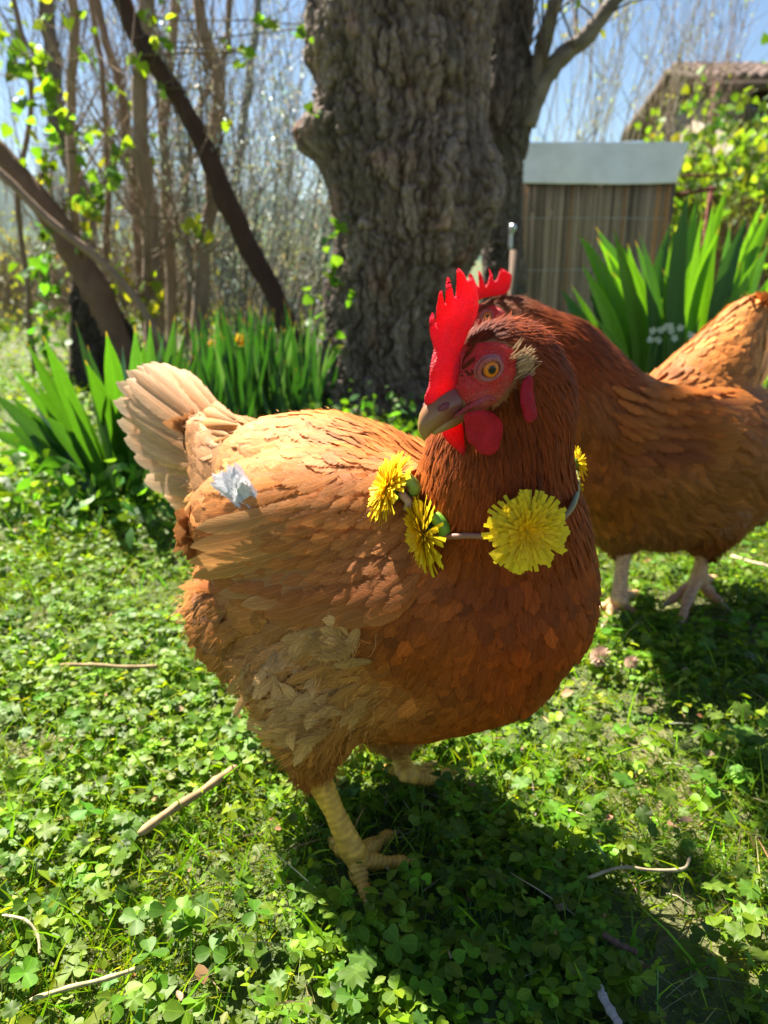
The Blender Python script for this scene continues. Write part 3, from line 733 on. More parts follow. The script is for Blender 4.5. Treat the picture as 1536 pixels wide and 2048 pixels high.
    for s in (1, -1):
        mc = [H.px_(x, y) for x, y in ()] if False else None
        a0, u0 = beak_lo[0]
        pts = [H.w(a0 + .010, .0062 * s, u0 + .0035), H.w(a0 + .002, .0090 * s, u0 + .0050), H.w(a0 - .007, .0118 * s, u0 + .0052), H.w(a0 - .011, .0128 * s, u0 + .0015)]
        tube(m, smooth_path(pts, 12), np.array([.8, 1, 1.2, 1.4, 1.5, 1.5, 1.5, 1.4, 1.3, 1.1, .9, .5]) * .0009 * k, 8, col=(.50, .06, .05))
    m.build('gape_fold', M['face'], hen)

def leg(hen, hock, ankle, toes, back, r=.0058, col=(.42, .27, .10), toecol=(.42, .24, .11)):
    """scaly shank, four toes with claws; toes: list of point lists"""
    parts = chain([hock, hock + (ankle - hock) * .5, ankle], [r * 1.25, r * .93, r * 1.2], step=.5)
    for tpath in toes + [back]:
        p = smooth_path([ankle] + list(tpath), 6 + 4 * len(tpath)); n = len(p)
        rr = np.linspace(r * .95, r * .42, n) * (1 + .16 * np.cos(np.linspace(0, 2 * math.pi * 2.6, n)))
        parts += chain(list(p), list(rr), step=.7)
    v, polys = fuse(parts, .0011, 3)
    # scutes: ring relief along the shank front, transverse on the toes
    ax = unit(ankle - hock); h = (v - hock) @ ax; on = h < np.linalg.norm(ankle - hock)
    amp = np.where(on, .00012 * np.sin((h + .0030 * fbm(v * 160, 2, 4)) * 2 * math.pi / .0046) * (.4 + 1.2 * vnoise(v * 210, 8)), .0002 * np.sin((np.linalg.norm(v - ankle, axis=1) + .002 * fbm(v * 200, 2, 5)) * 2 * math.pi / .0034))
    s = Surf(v, polys); v = v + s.vn * amp[:, None]
    n = fbm(v * 260, 3, 6); low = np.clip(1 - v[:, 2] / .03, 0, 1)[:, None]
    c = np.array(col) * (1 - low) + np.array(toecol) * low; c = c * (.5 + 1.0 * n)[:, None] * (1 + 900 * np.clip(amp, -.0003, .0003))[:, None]
    m = MB(); m.add(v, polys, None, c); lo = m.build('leg', M['scale'], hen)
    for tpath in toes + [back]:
        e = np.array(tpath[-1]); d = unit(e - np.array(tpath[-2] if len(tpath) > 1 else ankle)); m = MB()
        p = smooth_path([e - d * .002, e + d * .006 - np.array([0, 0, .0005]), e + d * .012 - np.array([0, 0, .004])], 6)
        tube(m, p, np.linspace(r * .40, r * .08, 6), 8, col=(.30, .20, .12)); m.build('claw', M['beak'], lo)

def hen_body(name, label, loc, parts, H, voxel=.0042, skincol=(.30, .12, .05)):
    hen = thing(name, label, 'hen', loc, 'brown hens on the grass')
    v, polys = fuse(parts + skull_blobs(H), voxel, 6)
    surf = Surf(v, polys); m = MB(); c = np.array(skincol) * (.8 + .4 * fbm(v * 60, 2))[:, None]
    m.add(v, polys, None, c); m.build('body', M['skin'], hen); H.surf = surf; return hen, surf

def face_excl(H):
    def ex(P, Nn):
        q = (P - H.C) / H.k; f, l, u = q @ H.F, q @ H.L, q @ H.U
        fx = (f - eye_l[0]) / .0150; fy = np.where(u > eye_l[1], (u - eye_l[1]) / .0105, (u - eye_l[1]) / .0195)
        near = np.sqrt((q ** 2).sum(1)) < .045
        face = (fx ** 2 + fy ** 2 < 1) & (np.abs(l) > .004)
        beak = (f > .0235) & (u < .010)
        chin = (f > .014) & (u < -.010) & (u > -.020)
        return near & (face | beak | chin)
    return ex

# ---- near hen
fwd = unit(np.array([.86, -.50, 0])); lat = np.array([.50, .86, 0.])
def P3(x, y, Y): return W(x, y, Y)
RST = (.30, .052, .004); NEC = (.21, .030, .002); ORG = (.58, .16, .022); BUF = (.60, .27, .085); CRM = (.75, .52, .33); PAL = (.78, .58, .40)
body1 = chain([P3(985, 1185, .425), P3(860, 1165, .455), P3(700, 1150, .50), P3(600, 1110, .54)], [.0620, .0800, .0900, .0740], .93, lat)
body1 += chain([P3(1040, 1090, .415), P3(1000, 1010, .408), P3(990, 920, .404), P3(1015, 830, .402), P3(1020, 745, .390)], [.0400, .0410, .0375, .0350, .0265], step=.2)
body1 += chain([P3(760, 985, .475), P3(650, 960, .505), P3(560, 955, .53)], [.040, .047, .044], step=.3)
body1 += chain([P3(1060, 790, .394), P3(1048, 715, .386)], [.0230, .0140], step=.3)
body1 += chain([P3(585, 1080, .55), P3(480, 940, .585), P3(415, 872, .60)], [.0740, .0420, .0190], .8, lat, .2)
body1 += chain([P3(960, 1275, .42), P3(820, 1298, .455), P3(655, 1320, .49)], [.052, .060, .055], .9, lat)
body1 += chain([P3(520, 1220, .52), P3(585, 1310, .50)], [.054, .046], step=.3)
body1 += chain([P3(635, 1325, .465), P3(625, 1430, .455), P3(628, 1525, .452)], [.050, .033, .0150], step=.25)
body1 += chain([P3(780, 1370, .54), P3(788, 1425, .54), P3(795, 1465, .545)], [.048, .030, .017], step=.25)
wc = P3(640, 1075, .44); wf_ = unit(np.array([.84, -.40, .10])); wl_ = unit(np.cross([0, 0, 1.], wf_)); wu_ = np.cross(wf_, wl_)
body1 += [ell(wc + wl_ * .012, wf_, wl_, wu_, .110, .032, .052)]
hen1, S1 = hen_body('brown_hen', 'nearest brown hen wearing a dandelion necklace, head turned toward the camera', G(760, 1660), body1, H1)
B, HK, FL = 0, 1, 2
dn = np.array([0, 0, -1.])
def cp(x, y, Y, d, L, Wd, c, k, li): return (W(x, y, Y), np.array(d, float), L, Wd, np.array(c) * (np.array([1, .86, .62]) if k == 2 else np.array([1, .95, .85])), k, li)
ctl1 = [
 cp(975, 690, .355, (.6, .6, .05), .007, .0026, (.15, .024, .003), HK, .10), cp(1040, 660, .365, (.7, .45, -.25), .010, .003, (.26, .045, .004), HK, .10),
 cp(1100, 730, .375, (.45, .2, -.8), .017, .0036, (.24, .042, .004), HK, .10), cp(1050, 830, .352, (.15, .1, -1), .017, .0042, (.15, .022, .002), HK, .10),
 cp(1140, 860, .38, (.1, .1, -1), .024, .0042, (.26, .045, .004), HK, .10), cp(1090, 940, .355, (.0, 0, -1), .026, .005, NEC, HK, .10),
 cp(960, 920, .345, (-.1, .0, -1), .018, .0045, (.26, .045, .004), HK, .10), cp(860, 960, .36, (-.25, .15, -1), .024, .0048, (.46, .105, .010), HK, .12),
 cp(900, 1040, .355, (-.15, 0, -1), .022, .0062, (.29, .052, .005), HK, .12), cp(1060, 1030, .36, (.05, 0, -1), .024, .0065, NEC, HK, .12),
 cp(1140, 1020, .39, (.2, .1, -1), .026, .006, (.30, .06, .006), HK, .12), cp(780, 930, .47, (-.7, .4, -.3), .030, .008, (.55, .20, .05), HK, .10),
 cp(1000, 1150, .35, (-.05, .1, -1), .021, .0135, RST, B, .13), cp(1150, 1150, .38, (.25, .3, -1), .021, .0135, (.30, .06, .006), B, .13),
 cp(1060, 1300, .36, (-.05, .3, -1), .021, .0145, RST, B, .13), cp(1160, 1280, .42, (.1, .4, -1), .021, .014, (.36, .08, .008), B, .13),
 cp(1000, 1420, .40, (-.3, .6, -.7), .022, .0145, (.31, .068, .007), B, .13), cp(860, 1250, .38, (-.35, .2, -.9), .023, .0145, (.33, .072, .007), B, .13),
 cp(860, 1420, .42, (-.5, .5, -.6), .025, .015, (.36, .10, .016), B, .14),
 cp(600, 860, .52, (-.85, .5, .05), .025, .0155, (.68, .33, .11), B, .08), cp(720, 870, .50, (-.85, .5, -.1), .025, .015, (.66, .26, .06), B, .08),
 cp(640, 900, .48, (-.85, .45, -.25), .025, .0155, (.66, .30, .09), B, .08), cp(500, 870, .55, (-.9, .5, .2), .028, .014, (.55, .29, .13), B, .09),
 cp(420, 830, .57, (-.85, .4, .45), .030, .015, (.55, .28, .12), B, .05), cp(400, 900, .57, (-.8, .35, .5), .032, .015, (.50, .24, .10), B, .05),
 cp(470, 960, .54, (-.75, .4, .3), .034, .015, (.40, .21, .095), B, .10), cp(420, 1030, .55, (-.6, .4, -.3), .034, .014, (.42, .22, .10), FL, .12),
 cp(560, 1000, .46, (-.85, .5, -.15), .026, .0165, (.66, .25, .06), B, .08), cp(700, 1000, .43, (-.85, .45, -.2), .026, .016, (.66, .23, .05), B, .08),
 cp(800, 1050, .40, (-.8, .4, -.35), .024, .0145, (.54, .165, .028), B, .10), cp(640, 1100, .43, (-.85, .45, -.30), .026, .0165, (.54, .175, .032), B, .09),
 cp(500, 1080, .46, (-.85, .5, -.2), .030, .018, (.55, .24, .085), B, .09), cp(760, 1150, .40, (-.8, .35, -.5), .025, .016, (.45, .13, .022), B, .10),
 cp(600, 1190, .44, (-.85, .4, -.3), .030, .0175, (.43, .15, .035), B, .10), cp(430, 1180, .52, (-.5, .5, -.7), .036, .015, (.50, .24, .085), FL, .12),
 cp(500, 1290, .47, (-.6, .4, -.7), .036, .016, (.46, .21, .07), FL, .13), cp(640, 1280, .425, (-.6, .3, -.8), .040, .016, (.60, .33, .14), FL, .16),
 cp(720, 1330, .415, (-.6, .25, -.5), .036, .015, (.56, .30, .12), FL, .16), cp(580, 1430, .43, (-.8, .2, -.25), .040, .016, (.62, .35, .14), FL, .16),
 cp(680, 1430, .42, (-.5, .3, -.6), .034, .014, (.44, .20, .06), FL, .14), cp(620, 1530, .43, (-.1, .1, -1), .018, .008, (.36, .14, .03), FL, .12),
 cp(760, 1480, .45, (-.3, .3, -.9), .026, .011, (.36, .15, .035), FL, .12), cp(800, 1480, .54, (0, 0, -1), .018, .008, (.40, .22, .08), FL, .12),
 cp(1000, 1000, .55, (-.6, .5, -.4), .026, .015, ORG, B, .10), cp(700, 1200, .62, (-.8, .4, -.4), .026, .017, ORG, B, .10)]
PN = {0: ('plumage', 'body', 'feather'), 1: ('hackle', 'hackle', 'hackle'), 2: ('fluff', 'fluff', 'fluff')}
te_c, te_o = W(420, 870, .60), unit(W(300, 760, .63) - W(420, 870, .60))
def excl1(P, Nn):
    q = P - te_c; return face_excl(H1)(P, Nn) | ((np.linalg.norm(q, axis=1) < .022) & (Nn @ te_o > .6))
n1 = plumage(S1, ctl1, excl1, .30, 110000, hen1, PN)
build_head(H1, hen1, comb1)
# bristly pale ear tuft
ET = H1.px(1046, 730, .0185)
def tuft(H, hen, cols, n=150, c0=(ET[0], .0175, ET[1]), sp=.0024, L=.0060):
    m = MB(); v, f, uv = FT['hackle']
    for s in (1, -1):
        P = H.w(c0[0], c0[1] * s, c0[2]) + H.k * ((RNG.normal(0, sp, (n, 1)) * H.F) + RNG.normal(0, sp * 1.5, (n, 1)) * H.U + RNG.normal(0, .0006, (n, 1)) * H.L)
        d = unit(-H.F * .8 + H.L * .45 * s + H.U * .35 + RNG.normal(0, .22, (n, 3))); Mx = frames(np.tile(H.L * s, (n, 1)) + RNG.normal(0, .3, (n, 3)), d)
        l = L * (.6 + .6 * RNG.random(n)) * H.k; Mx[:, 0] *= l[:, None]; Mx[:, 1] *= .0010 * H.k; Mx[:, 2] *= l[:, None]
        m.stamp(v, f, Mx, P, uv, np.array(cols)[None] * (.7 + .5 * RNG.random((n, 1))))
    tag(m.build('ear_tuft', M['hackle'], hen), kind='stuff')
tuft(H1, hen1, (.62, .42, .24))
m = MB()
for s in (1, -1):
    nb_ = 260; a = RNG.random(nb_) * 6.283; r = .0075 + .010 * RNG.random(nb_) ** .7
    for A_, r_ in zip(a, r):
        hq = H1.surf.bvh.ray_cast(Vector(H1.w(eye_l[0] + r_ * math.cos(A_), .04 * s, eye_l[1] + r_ * math.sin(A_))), Vector(-H1.L * s), .08)
        if hq[0] is None: continue
        p = np.array(hq[0]) + H1.L * s * .0012; d = unit(-H1.F + RNG.normal(0, .4, 3) + H1.L * s * .5); m.add([p, p + H1.U * .00018, p + d * (.0015 + .002 * RNG.random())], [[0, 1, 2]], None, np.array((.45, .20, .09)) * (.3 + RNG.random()))
tag(m.build('bristles', M['straw'], hen1), kind='stuff')
# tail fan
def tail(hen, roots, tips, colr, tipc, nrm, wdt, spread=.004):
    for i, (a, b) in enumerate(zip(roots, tips)):
        big_feather('tail_feather', a, b, unit(nrm + RNG.normal(0, .07, 3)), wdt * (.9 + .2 * RNG.random()), np.array(colr) * (.85 + .3 * RNG.random()), hen, .05, tipc)
tp = [(385, 772), (352, 742), (318, 727), (288, 722), (262, 728), (242, 744), (231, 772), (232, 806), (240, 838), (252, 868), (268, 898), (285, 935), (300, 975), (318, 1008), (345, 1038)]
rt = [(470, 880)] * 3 + [(455, 905)] * 4 + [(440, 940)] * 4 + [(440, 985)] * 4
tp = [tuple(np.array(tp[int(i)]) * (1 - i % 1) + np.array(tp[min(14, int(i) + 1)]) * (i % 1)) for i in np.arange(0, 14.01, .6)]; rt = [tuple(np.array(rt[int(i)]) + RNG.normal(0, 6, 2)) for i in np.arange(0, 14.01, .6)]
tips = [W(x, y, .655 + 0.0025 * i + RNG.normal(0, .002)) for i, (x, y) in enumerate(tp)]; roots = [W(x, y, .575) for x, y in rt]
tail(hen1, roots, tips, (.56, .27, .11), (.82, .55, .33), np.array([-.42, -.88, .2]), .027)
tips2 = [W(x + 8, y + 6, .70) for (x, y) in tp[1:20:2]]; tail(hen1, [W(x, y, .62) for x, y in rt[1:20:2]], tips2, (.5, .27, .13), (.78, .56, .38), np.array([.42, .88, .2]), .036)
for (x0, y0, x1, y1, Yr, Yt, wd, c) in ((475, 850, 352, 838, .545, .585, .018, BUF), (470, 870, 345, 905, .545, .58, .018, BUF), (480, 890, 338, 955, .54, .575, .017, (.48, .25, .11)), (480, 858, 365, 868, .555, .59, .018, BUF), (500, 900, 350, 930, .535, .57, .016, (.45, .24, .10)), (455, 1035, 352, 1062, .555, .585, .02, (.55, .28, .10)), (460, 1055, 374, 1098, .55, .575, .02, (.52, .26, .09)), (465, 915, 352, 905, .55, .60, .02, BUF), (465, 890, 360, 880, .55, .60, .02, BUF), (440, 980, 322, 1000, .56, .60, .02, BUF), (440, 1010, 350, 1050, .56, .59, .02, (.6, .35, .18))):
    big_feather('tail_covert', W(x0, y0, Yr), W(x1, y1, Yt), np.array([-.4, -.8, .35]), wd, c, hen1, .30, tuple(min(1, q * 1.35) for q in c))
for i in range(26):
    k_ = i / 25; x0, y0 = 472 - 30 * k_ + RNG.normal(0, 6), 838 + 165 * k_; an_ = math.radians(205 - 62 * k_ + RNG.normal(0, 7)); l_ = 78 + 22 * RNG.random()
    c_ = np.array((.60, .30, .12)) * (.75 + .45 * RNG.random())
    big_feather('tail_covert', W(x0, y0, .548), W(x0 + l_ * math.cos(an_), y0 - l_ * -math.sin(an_), .588), np.array([-.42, -.85, .25]) + RNG.normal(0, .10, 3), .016, c_, hen1, .22, tuple(np.minimum(c_ * 1.35, 1)))
# wing: flight feathers fanned under the coverts
wing = bpy.data.objects.new('wing', None); COL.objects.link(wing); wing.parent = hen1
def on_surf(S, x, y, lift=.003):
    r = ray(x, y); o = np.array([0, 0, HCAM]); h = S.bvh.ray_cast(Vector(o), Vector(unit(r)), 3)
    if h[0] is None: return None, None
    return np.array(h[0]) + np.array(h[1]) * lift, np.array(h[1])
def surf_feather(name, S, r_, t_, width, col, parent, lift0, lift1, tipcol, mat='vane', arc=0.0, tpl='large'):
    v, f, uv = FT[tpl]; nu = len(v) // 5; pts = []; nn = []; prp = np.array([-(t_[1] - r_[1]), t_[0] - r_[0]], float)
    for i in range(nu):
        k = i / (nu - 1); p, q = on_surf(S, r_[0] + (t_[0] - r_[0]) * k + prp[0] * arc * math.sin(k * 3.14), r_[1] + (t_[1] - r_[1]) * k + prp[1] * arc * math.sin(k * 3.14), lift0 + (lift1 - lift0) * k)
        if p is None or (pts and np.linalg.norm(p - pts[-1]) > .03):
            if len(pts) < 3: return None
            p = pts[-1] + (pts[-1] - pts[-2]); q = nn[-1]
        pts.append(p); nn.append(q)
    pts = np.array(pts); nn = np.array(nn)
    for _ in range(3): pts[1:-1] = (pts[:-2] + 2 * pts[1:-1] + pts[2:]) / 4; nn[1:-1] = unit((nn[:-2] + 2 * nn[1:-1] + nn[2:]))
    T = unit(np.gradient(pts, axis=0)); Sd = unit(np.cross(nn, T)); y = v[:, 1].reshape(nu, 5) * width; cup = (v[:, 1].reshape(nu, 5) ** 2) * width * .25
    P = (pts[:, None] + Sd[:, None] * y[..., None] - nn[:, None] * cup[..., None]).reshape(-1, 3)
    k = np.clip((v[:, 0] * .75 + np.abs(uv[:, 0]) * .3 - .35) * 1.8, 0, 1)[:, None]; c = np.array(col)[None] * (1 - k) + np.array(tipcol)[None] * k
    m = MB(); m.add(P, f, uv, c, RNG.random()); return m.build(name, M[mat], parent)
fl = [((640, 985), (418, 1052)), ((650, 1010), (404, 1085)), ((655, 1035), (398, 1112)), ((670, 1060), (402, 1136)), ((690, 1080), (425, 1160)), ((715, 1100), (458, 1184)), ((740, 1120), (500, 1206)), ((765, 1135), (545, 1224)), ((785, 1150), (592, 1236)), ((805, 1160), (640, 1243)), ((825, 1170), (688, 1244)), ((840, 1178), (735, 1238))]
for i, (a, b) in reversed(list(enumerate(fl))):
    col = (.54, .22, .06) if i < 6 else (.42, .13, .025)
    surf_feather('flight_feather', S1, a, b, .019, col, wing, .002, .0095 - .0004 * i, (.66, .34, .12) if i < 4 else ((.56, .27, .10) if i < 7 else (.46, .17, .045)), arc=-.06)
for k in range(8):
    for j in range(17):
        v_ = k / 7; x0 = 835 + 12 * v_ - j * 31 - (k % 2) * 15 + RNG.normal(0, 4); y0 = 955 + 30 * k + RNG.normal(0, 4) + (x0 - 700) * .03
        if x0 < 480 - 20 * v_ + (0 if k > 1 else 60): continue
        q_ = np.clip((x0 - 520) / 300, 0, 1); dl = 82 - 14 * q_; dy = .18 + .55 * q_ ** 1.4; n_ = math.hypot(1, dy)
        c_ = np.array((.62, .22, .05)) * (1 - v_) + np.array((.46, .135, .026)) * v_; c_ = c_ * (1 - .15 * q_) * (.8 + .35 * RNG.random())
        surf_feather('wing_covert', S1, (x0, y0), (x0 - dl / n_, y0 + dl * dy / n_ + RNG.normal(0, 4)), .0165 * (.9 + .2 * RNG.random()), c_, wing, .0022, .0060 if k < 7 else .0085, tuple(c_ * np.array([1.12, 1.25, 1.4])), 'covert', -.04, 'body')
# loose pale fluff on the flank
flank = [((640 + RNG.normal(0, 26), 1262 + RNG.normal(0, 24)), 232, 74) for _ in range(16)] + [((690 + RNG.normal(0, 22), 1300 + RNG.normal(0, 22)), 150, 60) for _ in range(12)] + [((625 + RNG.normal(0, 26), 1440 + RNG.normal(0, 20)), 188, 92) for _ in range(15)] + [((560 + RNG.normal(0, 30), 1345 + RNG.normal(0, 30)), 250, 60) for _ in range(12)] + [((700 + RNG.normal(0, 30), 1390 + RNG.normal(0, 26)), 205, 70) for _ in range(12)]
for (x0, y0), ang_, l_ in flank:
    a_ = math.radians(ang_ + RNG.normal(0, 20)); l_ *= .75 + .5 * RNG.random(); c_ = np.array((.62, .33, .115)) * (.8 + .35 * RNG.random())
    surf_feather('flank_feather', S1, (x0, y0), (x0 + l_ * math.cos(a_), y0 - l_ * math.sin(a_)), .015 + .005 * RNG.random(), c_ * .85, hen1, .0025, .0045 + .003 * RNG.random(), tuple(c_ * np.array([1.12, 1.22, 1.45])), 'covert', RNG.normal(0, .14), 'body')
fm = MB()
for (x0, y0), ang_, l_ in flank * 3:
    x0 += RNG.normal(0, 16); y0 += RNG.normal(0, 16); a_ = math.radians(ang_ + RNG.normal(0, 11)); l_ *= .5 + .6 * RNG.random(); bw = RNG.normal(0, .12)
    P_ = [on_surf(S1, x0 + l_ * q * math.cos(a_) + l_ * bw * math.sin(q * 3.14), y0 - l_ * q * math.sin(a_) + l_ * bw * math.sin(q * 3.14), .005 + .004 * q)[0] for q in (0, .35, .7, 1)]
    if any(p is None for p in P_) or np.linalg.norm(P_[3] - P_[0]) > .05: continue
    tube(fm, P_, [.00016, .00015, .00012, .00005], 3, col=np.array((.60, .31, .10)) * (.6 + .6 * RNG.random()), cap=False)
tag(fm.build('flank_down', M['straw'], hen1), kind='stuff')
# white down poking out above the wing
wf2 = MB()
for i in range(34):
    i *= 16 / 34
    x0, y0 = 500 + RNG.normal(0, 12), 1000 + RNG.normal(0, 6); x1, y1 = 452 + i * 4 + RNG.normal(0, 5), 988 - 34 * math.sin((i + 1.5) / 17 * 3.0) + RNG.normal(0, 5)
    v, f, uv = FT['fluff']; a, b = on_surf(S1, x0, y0, .004)[0], on_surf(S1, x1, y1, .012)[0]
    if a is None or b is None: continue
    L = np.linalg.norm(b - a)
    Mx = frames(np.array([[-.3, -.9, .3]]) + RNG.normal(0, .2, (1, 3)), np.array([b - a])); Mx[:, 0] *= L; Mx[:, 1] *= .012; Mx[:, 2] *= L * .5
    wf2.stamp(v, f, Mx, np.array([a]), uv, np.array([[.72, .70, .70]]))
tag(wf2.build('down_feather', M['fluff'], hen1), kind='stuff', label='white down showing above the wing')
# legs
def toe(x, y, z=.006): 
    z = z + .008
    r = ray(x, y); return np.array([0, 0, HCAM]) + r * ((HCAM - z) / -r[2])
an = toe(706, 1704, .018); leg(hen1, W(632, 1545, .452), an, [[toe(735, 1722, .009), toe(790, 1724, .006), toe(822, 1722, .004)], [toe(716, 1745, .009), toe(728, 1775, .006), toe(736, 1806, .004)], [toe(735, 1698, .010), toe(768, 1676, .006), toe(785, 1668, .004)]], [toe(680, 1695, .010), toe(662, 1680, .005)], .0078, (.74, .40, .05), (.68, .32, .06))
an = toe(812, 1552, .020); leg(hen1, W(792, 1480, .55), an, [[toe(850, 1555, .015), toe(885, 1550, .012), toe(912, 1542, .010)], [toe(793, 1566, .014), toe(778, 1592, .010)], [toe(840, 1545, .009), toe(862, 1530, .006)]], [toe(790, 1545, .010), toe(770, 1535, .006)], .0080, (.78, .42, .06), (.78, .34, .06))

# ---- far hen
H2 = Head(W(986, 638, .835), (-.93, -.33, -.10), 1.04)
comb2 = dense([H2.px(*p) for p in COMB2], 3)
lat2 = unit(np.array([.10, 1, 0])); 
body2 = chain([P3(1200, 915, .86), P3(1280, 920, .88), P3(1390, 900, .91), P3(1460, 880, .94)], [.072, .084, .088, .070], .85, lat2)
body2 += chain([P3(1200, 840, .86), P3(1140, 760, .85), P3(1080, 700, .845), P3(1030, 655, .84), P3(1000, 640, .837)], [.066, .052, .042, .032, .024], step=.2)
body2 += chain([P3(1230, 850, .87), P3(1120, 730, .85)], [.06, .052], step=.2)
body2 += chain([P3(1375, 825, .92), P3(1425, 755, .95), P3(1468, 680, .99), P3(1494, 632, 1.01)], [.064, .052, .036, .024], .8, lat2, .2)
body2 += chain([P3(1240, 980, .88), P3(1330, 985, .90), P3(1460, 960, .93), P3(1540, 955, .95)], [.070, .074, .068, .045], .85, lat2)
body2 += chain([P3(1240, 1010, .875), P3(1238, 1080, .875)], [.046, .022], step=.3)
body2 += chain([P3(1420, 1020, .90), P3(1412, 1085, .90)], [.050, .022], step=.3)
wl2 = unit(np.array([.10, 1, 0])); wf2_ = unit(np.array([-.95, .05, .25])); body2 += [ell(P3(1340, 850, .845), wf2_, wl2, np.cross(wf2_, wl2), .085, .022, .045)]
hen2, S2 = hen_body('brown_hen', 'second brown hen standing side on behind the first, half hidden', G(1310, 1225), body2, H2, .0055)
R2 = (.34, .11, .030); 
ctl2 = [
 cp(1010, 600, .83, (.9, 0, -.1), .014, .004, (.20, .06, .02), HK, .1), cp(1080, 640, .81, (.75, 0, -.5), .026, .006, (.24, .045, .005), HK, .1),
 cp(1120, 700, .80, (.6, 0, -.7), .030, .0075, (.26, .048, .005), HK, .1), cp(1200, 740, .82, (.7, .1, -.5), .030, .009, (.29, .06, .007), HK, .1),
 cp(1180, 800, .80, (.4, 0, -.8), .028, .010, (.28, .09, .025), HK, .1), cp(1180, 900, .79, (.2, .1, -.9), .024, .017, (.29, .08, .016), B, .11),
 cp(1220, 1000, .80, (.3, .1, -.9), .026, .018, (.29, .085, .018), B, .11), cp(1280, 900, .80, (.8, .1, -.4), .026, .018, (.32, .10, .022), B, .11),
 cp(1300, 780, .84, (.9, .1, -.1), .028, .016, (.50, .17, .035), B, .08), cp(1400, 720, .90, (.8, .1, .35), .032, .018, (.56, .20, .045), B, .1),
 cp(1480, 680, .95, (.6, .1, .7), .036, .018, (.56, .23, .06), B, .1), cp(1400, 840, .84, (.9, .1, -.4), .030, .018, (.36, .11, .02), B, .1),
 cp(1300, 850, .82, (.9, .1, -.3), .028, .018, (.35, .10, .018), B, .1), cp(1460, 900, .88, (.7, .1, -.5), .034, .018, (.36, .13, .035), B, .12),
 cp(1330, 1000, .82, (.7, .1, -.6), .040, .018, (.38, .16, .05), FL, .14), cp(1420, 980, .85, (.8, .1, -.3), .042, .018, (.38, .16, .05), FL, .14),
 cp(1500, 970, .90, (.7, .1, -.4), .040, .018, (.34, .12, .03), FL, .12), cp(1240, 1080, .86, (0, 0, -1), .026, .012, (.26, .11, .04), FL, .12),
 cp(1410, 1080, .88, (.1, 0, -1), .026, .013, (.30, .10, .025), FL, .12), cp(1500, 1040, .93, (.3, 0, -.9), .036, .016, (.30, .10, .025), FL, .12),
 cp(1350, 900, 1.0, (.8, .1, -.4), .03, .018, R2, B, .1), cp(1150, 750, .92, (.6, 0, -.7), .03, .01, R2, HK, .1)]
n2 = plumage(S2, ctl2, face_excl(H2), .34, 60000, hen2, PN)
build_head(H2, hen2, comb2, .85); tuft(H2, hen2, (.5, .32, .16))
for i, (x, y) in enumerate([(1448, 655), (1460, 630), (1472, 608), (1486, 595), (1500, 589), (1514, 592), (1524, 604), (1530, 626), (1534, 656), (1536, 696)]):
    for s in (0, 1): big_feather('tail_feather', W(1455 + i * 4, 760 + 6 * i, .965 + .04 * s), W(x + 10 * s, y, 1.02 + .05 * s), np.array([0, -1 + 2 * s, .2]) + RNG.normal(0, .06, 3), .030, (.50, .22, .07), hen2, .05, (.60, .34, .16))
an = toe(1238, 1198, .024); leg(hen2, W(1248, 1090, .872), an, [[toe(1222, 1225, .008), toe(1208, 1248, .005)], [toe(1250, 1215, .008), toe(1272, 1225, .005)], [toe(1218, 1210, .008), toe(1198, 1216, .005)]], [toe(1262, 1190, .008), toe(1278, 1186, .005)], .0088, (.62, .36, .18), (.62, .28, .12))
an = toe(1398, 1155, .028); leg(hen2, W(1408, 1090, .895), an, [[toe(1378, 1195, .010), toe(1368, 1225, .007), toe(1362, 1248, .004)], [toe(1415, 1180, .010), toe(1430, 1195, .007), toe(1448, 1210, .004)], [toe(1370, 1180, .010), toe(1350, 1195, .007), toe(1335, 1206, .004)]], [toe(1418, 1160, .010), toe(1432, 1155, .005)], .0092, (.62, .36, .18), (.66, .32, .14))
wing2 = bpy.data.objects.new('wing', None); COL.objects.link(wing2); wing2.parent = hen2
for i in reversed(range(9)):
    surf_feather('flight_feather', S2, (1330 + 4 * i, 800 + 12 * i), (1500 - 6 * i, 812 + 15 * i), .022, (.34, .09, .015), wing2, .002, .011 - .0005 * i, (.46, .17, .04), arc=.05)
for k in range(6):
    for j in range(11):
        v_ = k / 5; x0 = 1222 + 14 * (k % 2) + j * 23 + RNG.normal(0, 3); y0 = 775 + 25 * k + (x0 - 1230) * .05 + RNG.normal(0, 3)
        if x0 > 1440 - 10 * k: continue
        q_ = np.clip((1440 - x0) / 220, 0, 1); dl = 52; dy = .15 + .5 * q_ ** 1.5; n_ = math.hypot(1, dy); c_ = np.array((.46, .13, .02)) * (1 - v_) + np.array((.28, .07, .012)) * v_; c_ = c_ * (.78 + .4 * RNG.random())
        surf_feather('wing_covert', S2, (x0, y0), (x0 + dl / n_, y0 + dl * dy / n_), .020 * (.9 + .2 * RNG.random()), c_, wing2, .003, .0085 if k < 5 else .012, tuple(c_ * np.array([1.1, 1.2, 1.3])), 'covert', .04, 'body')
print('feathers', n1, n2)
